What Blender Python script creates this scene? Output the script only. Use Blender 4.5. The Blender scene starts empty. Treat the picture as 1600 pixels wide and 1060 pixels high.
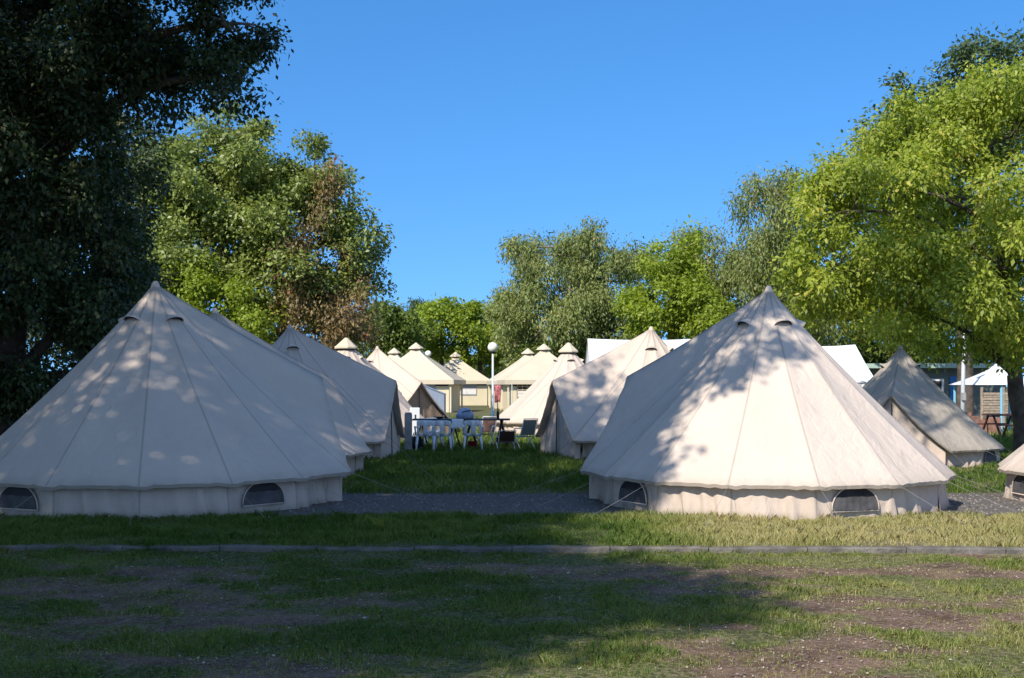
import bpy, math, random
import numpy as np
from mathutils import Vector, Matrix
PI = math.pi
C = bpy.context.scene
COL = C.collection
# ------------------------------------------------------------------ camera, sky, sun, exposure
F = 1900.0; HZ = 603.0; CH = 1.65            # focal length and horizon in photo pixels, eye height
cd = bpy.data.cameras.new('camera'); cam = bpy.data.objects.new('camera', cd); COL.objects.link(cam)
cd.sensor_width = 36; cd.lens = F/1600*36; cd.shift_y = (HZ-530)/1600; cd.clip_end = 3000; cd.clip_start = 0.05
cam.location = (0, 0, CH); cam.rotation_euler = (PI/2, 0, 0)
C.camera = cam
SUN_EL = math.radians(41); SX, SY = -0.55, -0.835    # horizontal direction towards the sun
w = bpy.data.worlds.new('World'); C.world = w; w.use_nodes = True
nt = w.node_tree; bg = nt.nodes['Background']
sky = nt.nodes.new('ShaderNodeTexSky'); sky.sky_type = 'NISHITA'; sky.sun_disc = False
sky.sun_elevation = SUN_EL; sky.sun_rotation = math.atan2(SX, SY) % (2*PI)
sky.air_density = 1.15; sky.dust_density = 0.0; sky.ozone_density = 4.0; sky.altitude = 0
hs = nt.nodes.new('ShaderNodeHueSaturation'); hs.inputs['Saturation'].default_value = 1.32; hs.inputs['Hue'].default_value = 0.503
tcw = nt.nodes.new('ShaderNodeTexCoord'); va = nt.nodes.new('ShaderNodeVectorMath'); va.operation = 'ADD'; va.inputs[1].default_value = (0, 0, 0.22)
vm = nt.nodes.new('ShaderNodeVectorMath'); vm.operation = 'NORMALIZE'
nt.links.new(tcw.outputs['Generated'], va.inputs[0]); nt.links.new(va.outputs[0], vm.inputs[0]); nt.links.new(vm.outputs[0], sky.inputs['Vector'])
nt.links.new(sky.outputs[0], hs.inputs['Color']); nt.links.new(hs.outputs[0], bg.inputs[0]); bg.inputs[1].default_value = 0.145
# the sky opposite the sun is the deepest blue; towards the sun and overhead it is paler and brighter
sp = nt.nodes.new('ShaderNodeVectorMath'); sp.operation = 'DOT_PRODUCT'; sp.inputs[1].default_value = (0.12, 0.98, -0.15)
nt.links.new(tcw.outputs['Generated'], sp.inputs[0])
for key, lo, hi in (('Saturation', 0.98, 1.28), ('Value', 1.0, 1.0)):
    mr = nt.nodes.new('ShaderNodeMapRange'); mr.interpolation_type = 'SMOOTHSTEP'; mr.inputs[1].default_value = -0.1; mr.inputs[2].default_value = 0.78
    mr.inputs[3].default_value = lo; mr.inputs[4].default_value = hi
    nt.links.new(sp.outputs['Value'], mr.inputs[0]); nt.links.new(mr.outputs[0], hs.inputs[key])
sl = bpy.data.lights.new('sun', 'SUN'); sl.energy = 3.7; sl.angle = math.radians(0.53); sl.color = (1.0, 0.93, 0.82)
so = bpy.data.objects.new('sun', sl); COL.objects.link(so)
tosun = Vector((SX*math.cos(SUN_EL), SY*math.cos(SUN_EL), math.sin(SUN_EL)))
so.rotation_euler = tosun.to_track_quat('Z', 'Y').to_euler(); so.location = (-10, -15, 25)
C.view_settings.view_transform = 'Standard'; C.view_settings.look = 'None'
C.view_settings.exposure = 0.66; C.view_settings.gamma = 1

# ------------------------------------------------------------------ helpers
def at(u, v, Y): return Vector(((u-800)/F*Y, Y, CH+(HZ-v)/F*Y))
def tag(o, label=None, cat=None, group=None, kind=None):
    if label: o['label'] = label
    if cat: o['category'] = cat
    if group: o['group'] = group
    if kind: o['kind'] = kind
    return o
def empty(name, loc, rz=0.0, label=None, cat=None, group=None, scale=None):
    o = bpy.data.objects.new(name, None); COL.objects.link(o)
    o.location = loc; o.rotation_euler = (0, 0, rz); o.empty_display_size = 0.2
    if scale: o.scale = scale
    return tag(o, label, cat, group)
def copy_tree(o, parent=None):
    c = o.copy(); COL.objects.link(c); c.parent = parent
    for ch in [x for x in bpy.data.objects if x.parent == o]: copy_tree(ch, c)
    return c
class MB:
    def __init__(s): s.v = []; s.f = []; s.a = []
    def add(s, vs, fs):
        b = len(s.v); s.v += [tuple(p) for p in vs]; s.f += [tuple(b+i for i in f) for f in fs]; return s
    def box(s, c, d, rz=0, rx=0, ry=0, taper=1.0):
        R = Matrix.Rotation(rz, 3, 'Z') @ Matrix.Rotation(ry, 3, 'Y') @ Matrix.Rotation(rx, 3, 'X')
        vs = []
        for z in (-1, 1):
            k = taper if z > 0 else 1
            for x, y in ((-1, -1), (1, -1), (1, 1), (-1, 1)):
                vs.append(Vector(c) + R @ Vector((x*d[0]/2*k, y*d[1]/2*k, z*d[2]/2)))
        return s.add(vs, [(3, 2, 1, 0), (4, 5, 6, 7), (0, 1, 5, 4), (1, 2, 6, 5), (2, 3, 7, 6), (3, 0, 4, 7)])
    def tube(s, pts, rad, n=8, cap=True):
        pts = [Vector(p) for p in pts]; m = len(pts)
        rad = [rad]*m if not hasattr(rad, '__len__') else rad
        vs = []; fs = []
        prev = None
        for i, p in enumerate(pts):
            t = (pts[min(i+1, m-1)]-pts[max(i-1, 0)])
            t = t.normalized() if t.length > 1e-9 else Vector((0, 0, 1))
            if prev is None:
                a = Vector((1, 0, 0)) if abs(t.x) < 0.8 else Vector((0, 1, 0))
                x = t.cross(a).normalized()
            else:
                x = prev - t*prev.dot(t); x = x.normalized() if x.length > 1e-6 else t.orthogonal().normalized()
            prev = x; y = t.cross(x)
            for k in range(n):
                a = 2*PI*k/n; vs.append(p + (x*math.cos(a)+y*math.sin(a))*rad[i])
        for i in range(m-1):
            for k in range(n):
                fs.append((i*n+k, i*n+(k+1) % n, (i+1)*n+(k+1) % n, (i+1)*n+k))
        if cap: fs += [tuple(reversed(range(n))), tuple((m-1)*n+k for k in range(n))]
        return s.add(vs, fs)
    def lathe(s, prof, c=(0, 0, 0), n=20):
        c = Vector(c); vs = []; fs = []; m = len(prof)
        for r, z in prof:
            for k in range(n): vs.append(c+Vector((r*math.cos(2*PI*k/n), r*math.sin(2*PI*k/n), z)))
        for i in range(m-1):
            for k in range(n): fs.append((i*n+k, i*n+(k+1) % n, (i+1)*n+(k+1) % n, (i+1)*n+k))
        return s.add(vs, fs)
    def sphere(s, c, r, n=16, sc=(1, 1, 1)):
        prof = [(max(1e-4, math.sin(PI*i/n))*r, -math.cos(PI*i/n)*r) for i in range(n+1)]
        b = len(s.v); s.lathe(prof, (0, 0, 0), n*2)
        for i in range(b, len(s.v)):
            p = s.v[i]; s.v[i] = (c[0]+p[0]*sc[0], c[1]+p[1]*sc[1], c[2]+p[2]*sc[2])
        return s
    def grid(s, P):          # P: 2D list of points
        n, m = len(P), len(P[0]); vs = [p for r in P for p in r]
        return s.add(vs, [(i*m+j, i*m+j+1, (i+1)*m+j+1, (i+1)*m+j) for i in range(n-1) for j in range(m-1)])
    def build(s, name, mat, parent=None, smooth=False, solid=0, bevel=0, attrs=None, off=0):
        me = bpy.data.meshes.new(name); me.from_pydata(s.v, [], s.f); me.update()
        if smooth: me.polygons.foreach_set('use_smooth', [True]*len(me.polygons))
        if attrs:
            for k, vals in attrs.items():
                a = me.attributes.new(k, 'FLOAT', 'POINT'); a.data.foreach_set('value', np.asarray(vals, dtype=np.float32))
        if mat.get('cloth') and not (attrs and 'seam' in attrs):
            a = me.attributes.new('seam', 'FLOAT', 'POINT'); a.data.foreach_set('value', np.ones(len(s.v), dtype=np.float32))
        me.materials.append(mat); o = bpy.data.objects.new(name, me); COL.objects.link(o); o.parent = parent
        if solid:
            md = o.modifiers.new('solid', 'SOLIDIFY'); md.thickness = solid; md.offset = off
        if bevel:
            md = o.modifiers.new('bevel', 'BEVEL'); md.width = bevel; md.segments = 2; md.limit_method = 'ANGLE'
        return o
def npmesh(name, V, faces_per, nv, mat, parent=None, attrs=None, smooth=False):
    """V (N*nv,3): N polygons of nv vertices each"""
    N = len(V)//nv; me = bpy.data.meshes.new(name)
    me.vertices.add(N*nv); me.vertices.foreach_set('co', V.astype(np.float32).ravel())
    me.loops.add(N*nv); me.loops.foreach_set('vertex_index', np.arange(N*nv, dtype=np.int32))
    me.polygons.add(N); me.polygons.foreach_set('loop_start', (np.arange(N)*nv).astype(np.int32))
    me.update(calc_edges=True)
    if attrs:
        for k, vals in attrs.items():
            a = me.attributes.new(k, 'FLOAT', 'POINT'); a.data.foreach_set('value', np.repeat(vals, nv).astype(np.float32))
    me.materials.append(mat); o = bpy.data.objects.new(name, me); COL.objects.link(o); o.parent = parent
    return o
# value noise shared by ground colour and grass density
def _h(ix, iy, s):
    n = (ix.astype(np.int64)*374761393 + iy.astype(np.int64)*668265263 + s*1442695041) & 0xffffffff
    n = ((n ^ (n >> 13))*1274126177) & 0xffffffff
    return ((n ^ (n >> 16)) & 0xffff)/65535.0
def vn(x, y, s=0):
    x = np.asarray(x, float); y = np.asarray(y, float)
    ix = np.floor(x); iy = np.floor(y); fx = x-ix; fy = y-iy
    fx = fx*fx*(3-2*fx); fy = fy*fy*(3-2*fy)
    a = _h(ix, iy, s); b = _h(ix+1, iy, s); c = _h(ix, iy+1, s); d = _h(ix+1, iy+1, s)
    return (a*(1-fx)+b*fx)*(1-fy)+(c*(1-fx)+d*fx)*fy
def fbm(x, y, s=0, o=4):
    t = 0; a = 0.5; n = 0
    for k in range(o): t = t+a*vn(np.asarray(x)*2**k, np.asarray(y)*2**k, s+k); n += a; a *= 0.5
    return t/n
def sm(x, a, b):
    t = np.clip((np.asarray(x, float)-a)/(b-a), 0, 1); return t*t*(3-2*t)

# ------------------------------------------------------------------ materials
def mat(name, col, rough=0.8, metal=0.0, noise=0.0, nscale=8, bump=0.0, bscale=30, spec=0.3, trans=0.0):
    m = bpy.data.materials.new(name); m.use_nodes = True; t = m.node_tree; b = t.nodes['Principled BSDF']
    b.inputs['Roughness'].default_value = rough; b.inputs['Metallic'].default_value = metal
    b.inputs['Specular IOR Level'].default_value = spec
    b.inputs['Base Color'].default_value = (*col, 1)
    tc = t.nodes.new('ShaderNodeTexCoord')
    if noise:
        n = t.nodes.new('ShaderNodeTexNoise'); n.inputs['Scale'].default_value = nscale; n.inputs['Detail'].default_value = 6
        t.links.new(tc.outputs['Object'], n.inputs['Vector'])
        r = t.nodes.new('ShaderNodeMapRange'); r.inputs[1].default_value = 0.3; r.inputs[2].default_value = 0.7
        r.inputs[3].default_value = 1-noise; r.inputs[4].default_value = 1+noise
        t.links.new(n.outputs[0], r.inputs[0])
        mx = t.nodes.new('ShaderNodeVectorMath'); mx.operation = 'SCALE'; mx.inputs[0].default_value = col
        t.links.new(r.outputs[0], mx.inputs['Scale']); t.links.new(mx.outputs[0], b.inputs['Base Color'])
    if bump:
        n = t.nodes.new('ShaderNodeTexNoise'); n.inputs['Scale'].default_value = bscale; n.inputs['Detail'].default_value = 5
        t.links.new(tc.outputs['Object'], n.inputs['Vector'])
        bp = t.nodes.new('ShaderNodeBump'); bp.inputs['Strength'].default_value = bump; bp.inputs['Distance'].default_value = 0.02
        t.links.new(n.outputs[0], bp.inputs['Height']); t.links.new(bp.outputs[0], b.inputs['Normal'])
    return m
def canvas_mat(name, col, trans=0.06, wr=0.55, stain=0.10):
    m = bpy.data.materials.new(name); m['cloth'] = 1; m.use_nodes = True; t = m.node_tree; b = t.nodes['Principled BSDF']; L = t.links.new
    b.inputs['Roughness'].default_value = 0.85; b.inputs['Specular IOR Level'].default_value = 0.15
    tc = t.nodes.new('ShaderNodeTexCoord')
    n1 = t.nodes.new('ShaderNodeTexNoise'); n1.inputs['Scale'].default_value = 1.3; n1.inputs['Detail'].default_value = 7; n1.inputs['Roughness'].default_value = 0.65
    L(tc.outputs['Object'], n1.inputs['Vector'])
    r = t.nodes.new('ShaderNodeMapRange'); r.inputs[1].default_value = 0.3; r.inputs[2].default_value = 0.7
    r.inputs[3].default_value = 1-stain; r.inputs[4].default_value = 1.0; L(n1.outputs[0], r.inputs[0])
    at_ = t.nodes.new('ShaderNodeAttribute'); at_.attribute_name = 'seam'
    r2 = t.nodes.new('ShaderNodeMapRange'); r2.inputs[1].default_value = 0.006; r2.inputs[2].default_value = 0.020
    r2.inputs[3].default_value = 0.72; r2.inputs[4].default_value = 1.0; L(at_.outputs['Fac'], r2.inputs[0])
    at2 = t.nodes.new('ShaderNodeAttribute'); at2.attribute_name = 'dirt'
    n3 = t.nodes.new('ShaderNodeTexNoise'); n3.inputs['Scale'].default_value = 7; n3.inputs['Detail'].default_value = 5
    L(tc.outputs['Object'], n3.inputs['Vector'])
    dm = t.nodes.new('ShaderNodeMath'); dm.operation = 'MULTIPLY'; L(at2.outputs['Fac'], dm.inputs[0]); L(n3.outputs[0], dm.inputs[1])
    mu = t.nodes.new('ShaderNodeMath'); mu.operation = 'MULTIPLY'; L(r.outputs[0], mu.inputs[0]); L(r2.outputs[0], mu.inputs[1])
    sc = t.nodes.new('ShaderNodeVectorMath'); sc.operation = 'SCALE'; sc.inputs[0].default_value = col; L(mu.outputs[0], sc.inputs['Scale'])
    mx = t.nodes.new('ShaderNodeMix'); mx.data_type = 'RGBA'; L(dm.outputs[0], mx.inputs[0]); L(sc.outputs[0], mx.inputs[6]); mx.inputs[7].default_value = (0.16, 0.15, 0.10, 1)
    L(mx.outputs[2], b.inputs['Base Color'])
    mp = t.nodes.new('ShaderNodeMapping'); mp.inputs['Scale'].default_value = (1, 1, 0.35); L(tc.outputs['Object'], mp.inputs['Vector'])
    n2 = t.nodes.new('ShaderNodeTexNoise'); n2.inputs['Scale'].default_value = 5; n2.inputs['Detail'].default_value = 4; n2.inputs['Distortion'].default_value = 0.8
    L(mp.outputs[0], n2.inputs['Vector'])
    bp = t.nodes.new('ShaderNodeBump'); bp.inputs['Strength'].default_value = wr; bp.inputs['Distance'].default_value = 0.05
    L(n2.outputs[0], bp.inputs['Height'])
    n4 = t.nodes.new('ShaderNodeTexNoise'); n4.inputs['Scale'].default_value = 90; L(tc.outputs['Object'], n4.inputs['Vector'])
    bp2 = t.nodes.new('ShaderNodeBump'); bp2.inputs['Strength'].default_value = 0.1; bp2.inputs['Distance'].default_value = 0.01
    L(n4.outputs[0], bp2.inputs['Height']); L(bp.outputs[0], bp2.inputs['Normal']); L(bp2.outputs[0], b.inputs['Normal'])
    if trans:
        tr = t.nodes.new('ShaderNodeBsdfTranslucent'); L(mx.outputs[2], tr.inputs[0])
        ms = t.nodes.new('ShaderNodeMixShader'); ms.inputs[0].default_value = trans
        out = t.nodes['Material Output']; L(b.outputs[0], ms.inputs[1]); L(tr.outputs[0], ms.inputs[2]); L(ms.outputs[0], out.inputs[0])
    return m
def leaf_mat(name, a, b_, trans=0.3, c=None, rough=0.55):
    m = bpy.data.materials.new(name); m.use_nodes = True; t = m.node_tree; b = t.nodes['Principled BSDF']; L = t.links.new
    b.inputs['Roughness'].default_value = rough; b.inputs['Specular IOR Level'].default_value = 0.5
    at_ = t.nodes.new('ShaderNodeAttribute'); at_.attribute_name = 'tone'
    cr = t.nodes.new('ShaderNodeValToRGB'); cr.color_ramp.elements[0].color = (*a, 1); cr.color_ramp.elements[1].color = (*b_, 1)
    if c is not None:
        e = cr.color_ramp.elements.new(0.93); e.color = (*b_, 1); cr.color_ramp.elements[-1].color = (*c, 1)
    L(at_.outputs['Fac'], cr.inputs[0]); L(cr.outputs[0], b.inputs['Base Color'])
    tr = t.nodes.new('ShaderNodeBsdfTranslucent')
    g = t.nodes.new('ShaderNodeMix'); g.data_type = 'RGBA'; g.blend_type = 'MULTIPLY'; g.inputs[0].default_value = 1
    L(cr.outputs[0], g.inputs[6]); g.inputs[7].default_value = (1.5, 1.5, 0.7, 1); L(g.outputs[2], tr.inputs[0])
    ms = t.nodes.new('ShaderNodeMixShader'); ms.inputs[0].default_value = trans
    L(b.outputs[0], ms.inputs[1]); L(tr.outputs[0], ms.inputs[2]); L(ms.outputs[0], t.nodes['Material Output'].inputs[0])
    return m
M = dict(
 canvas=canvas_mat('canvas', (0.69, 0.58, 0.485)),
 canvas2=canvas_mat('canvas_warm', (0.68, 0.56, 0.46)),
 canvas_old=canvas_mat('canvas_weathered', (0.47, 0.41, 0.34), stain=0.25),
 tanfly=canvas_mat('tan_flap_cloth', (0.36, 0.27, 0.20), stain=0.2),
 wallc=canvas_mat('wall_canvas', (0.68, 0.56, 0.47), wr=0.8, stain=0.2),
 lodge_roof=canvas_mat('lodge_roof', (0.66, 0.57, 0.42), trans=0.05, wr=0.2),
 lodge_wall=canvas_mat('lodge_wall', (0.74, 0.64, 0.44), trans=0.05, wr=0.3),
 whitepvc=mat('white_pvc', (0.80, 0.80, 0.80), 0.45, noise=0.04, nscale=2, bump=0.25, bscale=3),
 blueshade=canvas_mat('blue_shade_fabric', (0.30, 0.36, 0.46), wr=0.4),  # blue shade on the small ridge tent, put into the cloth colour
 screen=mat('window_screen', (0.03, 0.028, 0.03), 0.7, noise=0.5, nscale=5, bump=0.4, bscale=12),
 dark=mat('dark_trim', (0.03, 0.03, 0.035), 0.7),
 flap=mat('grey_flap', (0.09, 0.085, 0.088), 0.8, noise=0.35, nscale=6, bump=0.8, bscale=9),
 rope=mat('rope', (0.30, 0.29, 0.27), 0.9),
 roped=mat('rope_dark', (0.07, 0.07, 0.08), 0.9),
 peg=mat('peg_steel', (0.2, 0.2, 0.2), 0.5, 0.6),
 bark=mat('bark', (0.10, 0.08, 0.065), 0.95, noise=0.5, nscale=5, bump=1.0, bscale=9),
 barkp=mat('bark_pale', (0.24, 0.20, 0.16), 0.95, noise=0.4, nscale=5, bump=0.8, bscale=9),
 plastic=mat('white_plastic', (0.72, 0.76, 0.80), 0.35, spec=0.5),
 darkwood=mat('dark_table_top', (0.045, 0.035, 0.03), 0.5, noise=0.2),
 blacksteel=mat('black_steel', (0.02, 0.02, 0.02), 0.45, 0.3),
 steel=mat('white_steel', (0.62, 0.66, 0.68), 0.4),
 bluepaint=mat('pale_blue_paint', (0.22, 0.50, 0.66), 0.5),
 bluedoor=mat('blue_paint', (0.03, 0.16, 0.42), 0.5),
 globe=mat('lamp_globe', (0.85, 0.82, 0.70), 0.3, spec=0.5),
 concrete=mat('concrete', (0.30, 0.28, 0.26), 0.9, noise=0.25, nscale=6, bump=0.5, bscale=40),
 kerb=mat('kerb_concrete', (0.15, 0.135, 0.115), 0.95, noise=0.45, nscale=5, bump=0.8, bscale=30),
 redcloth=mat('red_cloth', (0.42, 0.13, 0.14), 0.8, noise=0.8, nscale=9),
 brownsling=mat('brown_sling', (0.09, 0.045, 0.035), 0.7, noise=0.2),
 greensling=mat('grey_green_sling', (0.16, 0.22, 0.22), 0.7, noise=0.1),
 greymesh=mat('grey_panel', (0.34, 0.33, 0.33), 0.8, noise=0.1),
 whitepanel=mat('white_panel', (0.72, 0.70, 0.66), 0.7, noise=0.05),
 roofgreen=mat('green_fascia', (0.36, 0.47, 0.40), 0.5, noise=0.08),
 cladding=mat('grey_green_cladding', (0.13, 0.15, 0.14), 0.8, noise=0.15),
 brick=mat('brick_red', (0.24, 0.13, 0.095), 0.9, noise=0.35, nscale=6, bump=0.5),
 slatwood=mat('slat_wood', (0.34, 0.27, 0.20), 0.9, noise=0.3, nscale=9),
 redwood=mat('red_brown_wood', (0.13, 0.055, 0.04), 0.7, noise=0.2),
 green=mat('green_plastic', (0.02, 0.12, 0.09), 0.5), red=mat('red_plastic', (0.35, 0.02, 0.04), 0.5),
 bluebag=mat('blue_grey_bag', (0.30, 0.37, 0.50), 0.8, noise=0.2, nscale=10, bump=0.8, bscale=14),
 white=mat('white_cloth', (0.80, 0.80, 0.80), 0.8), orange=mat('orange_cup', (0.55, 0.22, 0.08), 0.5),
 lf_oak=leaf_mat('oak_leaves', (0.09, 0.13, 0.02), (0.32, 0.38, 0.09), rough=.45),
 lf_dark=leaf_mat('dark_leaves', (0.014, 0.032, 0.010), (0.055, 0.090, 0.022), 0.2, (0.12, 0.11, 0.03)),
 lf_lime=leaf_mat('lime_leaves', (0.14, 0.20, 0.018), (0.42, 0.48, 0.06), 0.42, (0.54, 0.48, 0.10)),
 lf_spring=leaf_mat('spring_leaves', (0.13, 0.19, 0.012), (0.34, 0.42, 0.035), 0.4),
 lf_olive=leaf_mat('olive_leaves', (0.11, 0.14, 0.03), (0.31, 0.36, 0.11), 0.35, (0.42, 0.32, 0.16)),
 lf_pop=leaf_mat('poplar_leaves', (0.05, 0.085, 0.03), (0.14, 0.20, 0.08), 0.3),
 lf_vine=leaf_mat('withered_vine_leaves', (0.13, 0.09, 0.035), (0.30, 0.22, 0.09), 0.25, (0.34, 0.12, 0.06)),
 lf_mid=leaf_mat('mid_green_leaves', (0.06, 0.10, 0.015), (0.17, 0.23, 0.03), 0.35, (0.28, 0.22, 0.05)),
 stone=leaf_mat('stone', (0.05, 0.045, 0.042), (0.26, 0.23, 0.20), 0.0),
 litter=leaf_mat('litter', (0.16, 0.09, 0.05), (0.55, 0.48, 0.38), 0.1),
)
def grass_mat():
    m = leaf_mat('grass_blades', (0.035, 0.085, 0.010), (0.30, 0.28, 0.10), 0.35)
    cr = [n for n in m.node_tree.nodes if n.type == 'VALTORGB'][0].color_ramp
    cr.elements[0].color = (0.045, 0.105, 0.012, 1); cr.elements[1].color = (0.50, 0.44, 0.22, 1)
    e = cr.elements.new(0.4); e.color = (0.14, 0.21, 0.03, 1); e = cr.elements.new(0.7); e.color = (0.30, 0.31, 0.09, 1)
    return m
M['grass'] = grass_mat()

# ------------------------------------------------------------------ ground
def zone(x, y):
    """bare soil 0..1, gravel 0..1, dryness 0..1, height of the ground"""
    x = np.asarray(x, float); y = np.asarray(y, float)
    kerb = 12.45-0.02*x
    fore = 1-sm(y, kerb-0.05, kerb+0.02)
    n = fbm(x*0.62+13, y*1.25+2, 5, 4); n2 = fbm(x*2.6, y*3.6, 9, 3)
    thr = 0.555+0.0*x
    bare_f = sm(n+0.5*(n2-0.5), thr-0.07, thr+0.07)
    edge = 0.5*(fbm(x*0.8, y*0.8, 21, 3)-0.5)
    grav = sm(y, 15.25+edge, 15.55+edge)*(1-sm(y, 18.5+edge, 18.9+edge))
    far = (1-fore)*(1-grav)
    bare = fore*bare_f + far*0.35*sm(fbm(x*0.5, y*0.5, 31, 3), 0.52, 0.68)
    dry = np.clip(fore*sm(x, -0.5, 3.5)*0.42 + sm(x, 0.5, 2.8)*(1-fore)*(1-sm(y, 15, 16))*0.85
                  + 0.3*sm(y, 34, 44) + 0.7*(fbm(x*0.9, y*1.2, 41, 3)-0.5)+0.14, 0, 1)
    z = -0.055*fore + 0.025*(fbm(x*0.6, y*0.8, 51, 3)-0.5)*(1-sm(np.abs(y-kerb), 0.3, 0)) + 0.02*fore*(fbm(x*3, y*3, 61, 2)-0.5)
    z = z*(1-sm(y, 40, 50))
    return bare, grav, dry, z
def ground():
    xs = np.concatenate([[-900, -300, -100, -50, -30, -20, -14], np.arange(-10, 10.01, 0.11), [14, 20, 30, 50, 100, 300, 900]])
    ys = np.concatenate([[-300, -60, -20, -5, 2], np.arange(5, 12.0, 0.10), np.arange(12.0, 13.0, 0.03), np.arange(13, 20, 0.12), np.arange(20, 50, 0.6), [55, 65, 80, 100, 150, 300, 900, 2500]])
    X, Y = np.meshgrid(xs, ys, indexing='ij')
    b, g, d, z = zone(X, Y)
    n, m = X.shape; V = np.stack([X, Y, z], -1).reshape(-1, 3)
    i = np.arange(n-1)[:, None]*m+np.arange(m-1)[None, :]; i = i.ravel()
    Fc = np.stack([i, i+m, i+m+1, i+1], -1)
    me = bpy.data.meshes.new('ground'); me.from_pydata(V.tolist(), [], Fc.tolist())
    for k, a in (('bare', b), ('gravel', g), ('dry', d)):
        at_ = me.attributes.new(k, 'FLOAT', 'POINT'); at_.data.foreach_set('value', a.astype(np.float32).ravel())
    mt = bpy.data.materials.new('ground_soil'); mt.use_nodes = True; t = mt.node_tree; L = t.links.new; p = t.nodes['Principled BSDF']
    p.inputs['Roughness'].default_value = 0.95; p.inputs['Specular IOR Level'].default_value = 0.1
    tc = t.nodes.new('ShaderNodeTexCoord')
    def ns(sc, det=6):
        q = t.nodes.new('ShaderNodeTexNoise'); q.inputs['Scale'].default_value = sc; q.inputs['Detail'].default_value = det
        L(tc.outputs['Object'], q.inputs['Vector']); return q
    def mix(f, a, b2):
        q = t.nodes.new('ShaderNodeMix'); q.data_type = 'RGBA'
        L(f, q.inputs[0]) if not isinstance(f, float) else q.inputs.__getitem__(0).__setattr__('default_value', f)
        for idx, c in ((6, a), (7, b2)):
            if isinstance(c, tuple): q.inputs[idx].default_value = (*c, 1)
            else: L(c, q.inputs[idx])
        return q.outputs[2]
    def rng(o, a, b2):
        q = t.nodes.new('ShaderNodeMapRange'); q.inputs[1].default_value = a; q.inputs[2].default_value = b2; L(o, q.inputs[0]); return q.outputs[0]
    def attr(k):
        q = t.nodes.new('ShaderNodeAttribute'); q.attribute_name = k; return q.outputs['Fac']
    n1, n2, n3 = ns(2.5), ns(22, 8), ns(60, 4)
    grass = mix(rng(n2.outputs[0], .42, .58), (0.04, 0.06, 0.02), (0.15, 0.14, 0.07))
    grassd = mix(rng(n2.outputs[0], .35, .65), (0.10, 0.10, 0.04), (0.26, 0.23, 0.12))
    g1 = mix(attr('dry'), grass, grassd)
    soil = mix(rng(n1.outputs[0], .35, .65), (0.10, 0.060, 0.042), (0.21, 0.135, 0.095))
    soil = mix(rng(n2.outputs[0], .52, .70), soil, (0.26, 0.20, 0.17))
    soil = mix(rng(n3.outputs[0], .62, .72), soil, (0.42, 0.36, 0.31))
    grav_c = mix(rng(n3.outputs[0], .35, .68), (0.07, 0.063, 0.058), (0.24, 0.21, 0.18))
    c = mix(attr('bare'), g1, soil); c = mix(attr('gravel'), c, grav_c)
    L(c, p.inputs['Base Color'])
    bp = t.nodes.new('ShaderNodeBump'); bp.inputs['Strength'].default_value = 0.9; bp.inputs['Distance'].default_value = 0.03
    L(n2.outputs[0], bp.inputs['Height'])
    bq = t.nodes.new('ShaderNodeBump'); bq.inputs['Strength'].default_value = 0.8; bq.inputs['Distance'].default_value = 0.008
    L(n3.outputs[0], bq.inputs['Height']); L(bp.outputs[0], bq.inputs['Normal']); L(bq.outputs[0], p.inputs['Normal'])
    me.materials.append(mt); me.polygons.foreach_set('use_smooth', [True]*len(me.polygons))
    o = bpy.data.objects.new('ground', me); COL.objects.link(o); tag(o, kind='structure')
ground()
rs = np.random.RandomState(3)
def blades(name, x0, x1, y0, y1, dens, hmin, hmax, wd, seed, fn=None, lab=None, flat=False):
    r = np.random.RandomState(seed); A = (x1-x0)*(y1-y0); N = int(A*dens)
    x = r.uniform(x0, x1, N); y = r.uniform(y0, y1, N)
    vis = np.abs(x) < 0.46*y+1.0
    x, y = x[vis], y[vis]
    b, g, d, z = zone(x, y)
    tuft = fbm(x*2.6, y*3.2, 71, 3)
    keep = r.rand(len(x)) < np.clip((1-0.80*b)*(1-g*1.0)*(0.25+0.75*sm(tuft, 0.32, 0.6))+0.06*(1-g), 0, 1)
    kerb = 12.45-0.02*x
    keep &= ~((y > kerb-0.06) & (y < kerb+0.12) & (r.rand(len(x)) < 0.97-(0.55+0.4*(x < 1.5))*sm(fbm(x*1.3, x*0+3.3, 88, 3), 0.46-0.12*(x < 1.5), 0.58-0.1*(x < 1.5))))
    if fn is not None: keep &= fn(x, y)
    x, y, z, d, b, tuft = x[keep], y[keep], z[keep], d[keep], b[keep], tuft[keep]; N = len(x)
    h = r.uniform(hmin, hmax, N)*(0.55+0.9*sm(tuft, 0.35, 0.7))*(1-0.5*b); a = r.uniform(0, 2*PI, N)
    w_ = wd*r.uniform(0.6, 1.3, N); lean = h*r.uniform(0.15, 0.9, N)*(4 if flat else 1); h = h*(.45 if flat else 1); la = r.uniform(0, 2*PI, N)
    cx, sx = np.cos(a)*w_/2, np.sin(a)*w_/2
    P0 = np.stack([x-cx, y-sx, z-0.005], -1); P1 = np.stack([x+cx, y+sx, z-0.005], -1)
    mx, my = x+np.cos(la)*lean*0.35, y+np.sin(la)*lean*0.35
    P2 = np.stack([mx+cx*0.7, my+sx*0.7, z+h*0.62], -1); P4 = np.stack([mx-cx*0.7, my-sx*0.7, z+h*0.62], -1)
    P3 = np.stack([x+np.cos(la)*lean, y+np.sin(la)*lean, z+h], -1)
    V = np.stack([P0, P1, P2, P3, P4], 1).reshape(-1, 3)
    tone = np.clip((0.72 if flat else 0)+d*0.85*(.4 if flat else 1)+r.normal(0.12, 0.13, N)+0.25*b, 0, 1)
    o = npmesh(name, V, 1, 5, M['grass'], attrs={'tone': tone}); tag(o, lab, 'grass', kind='stuff')
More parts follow.
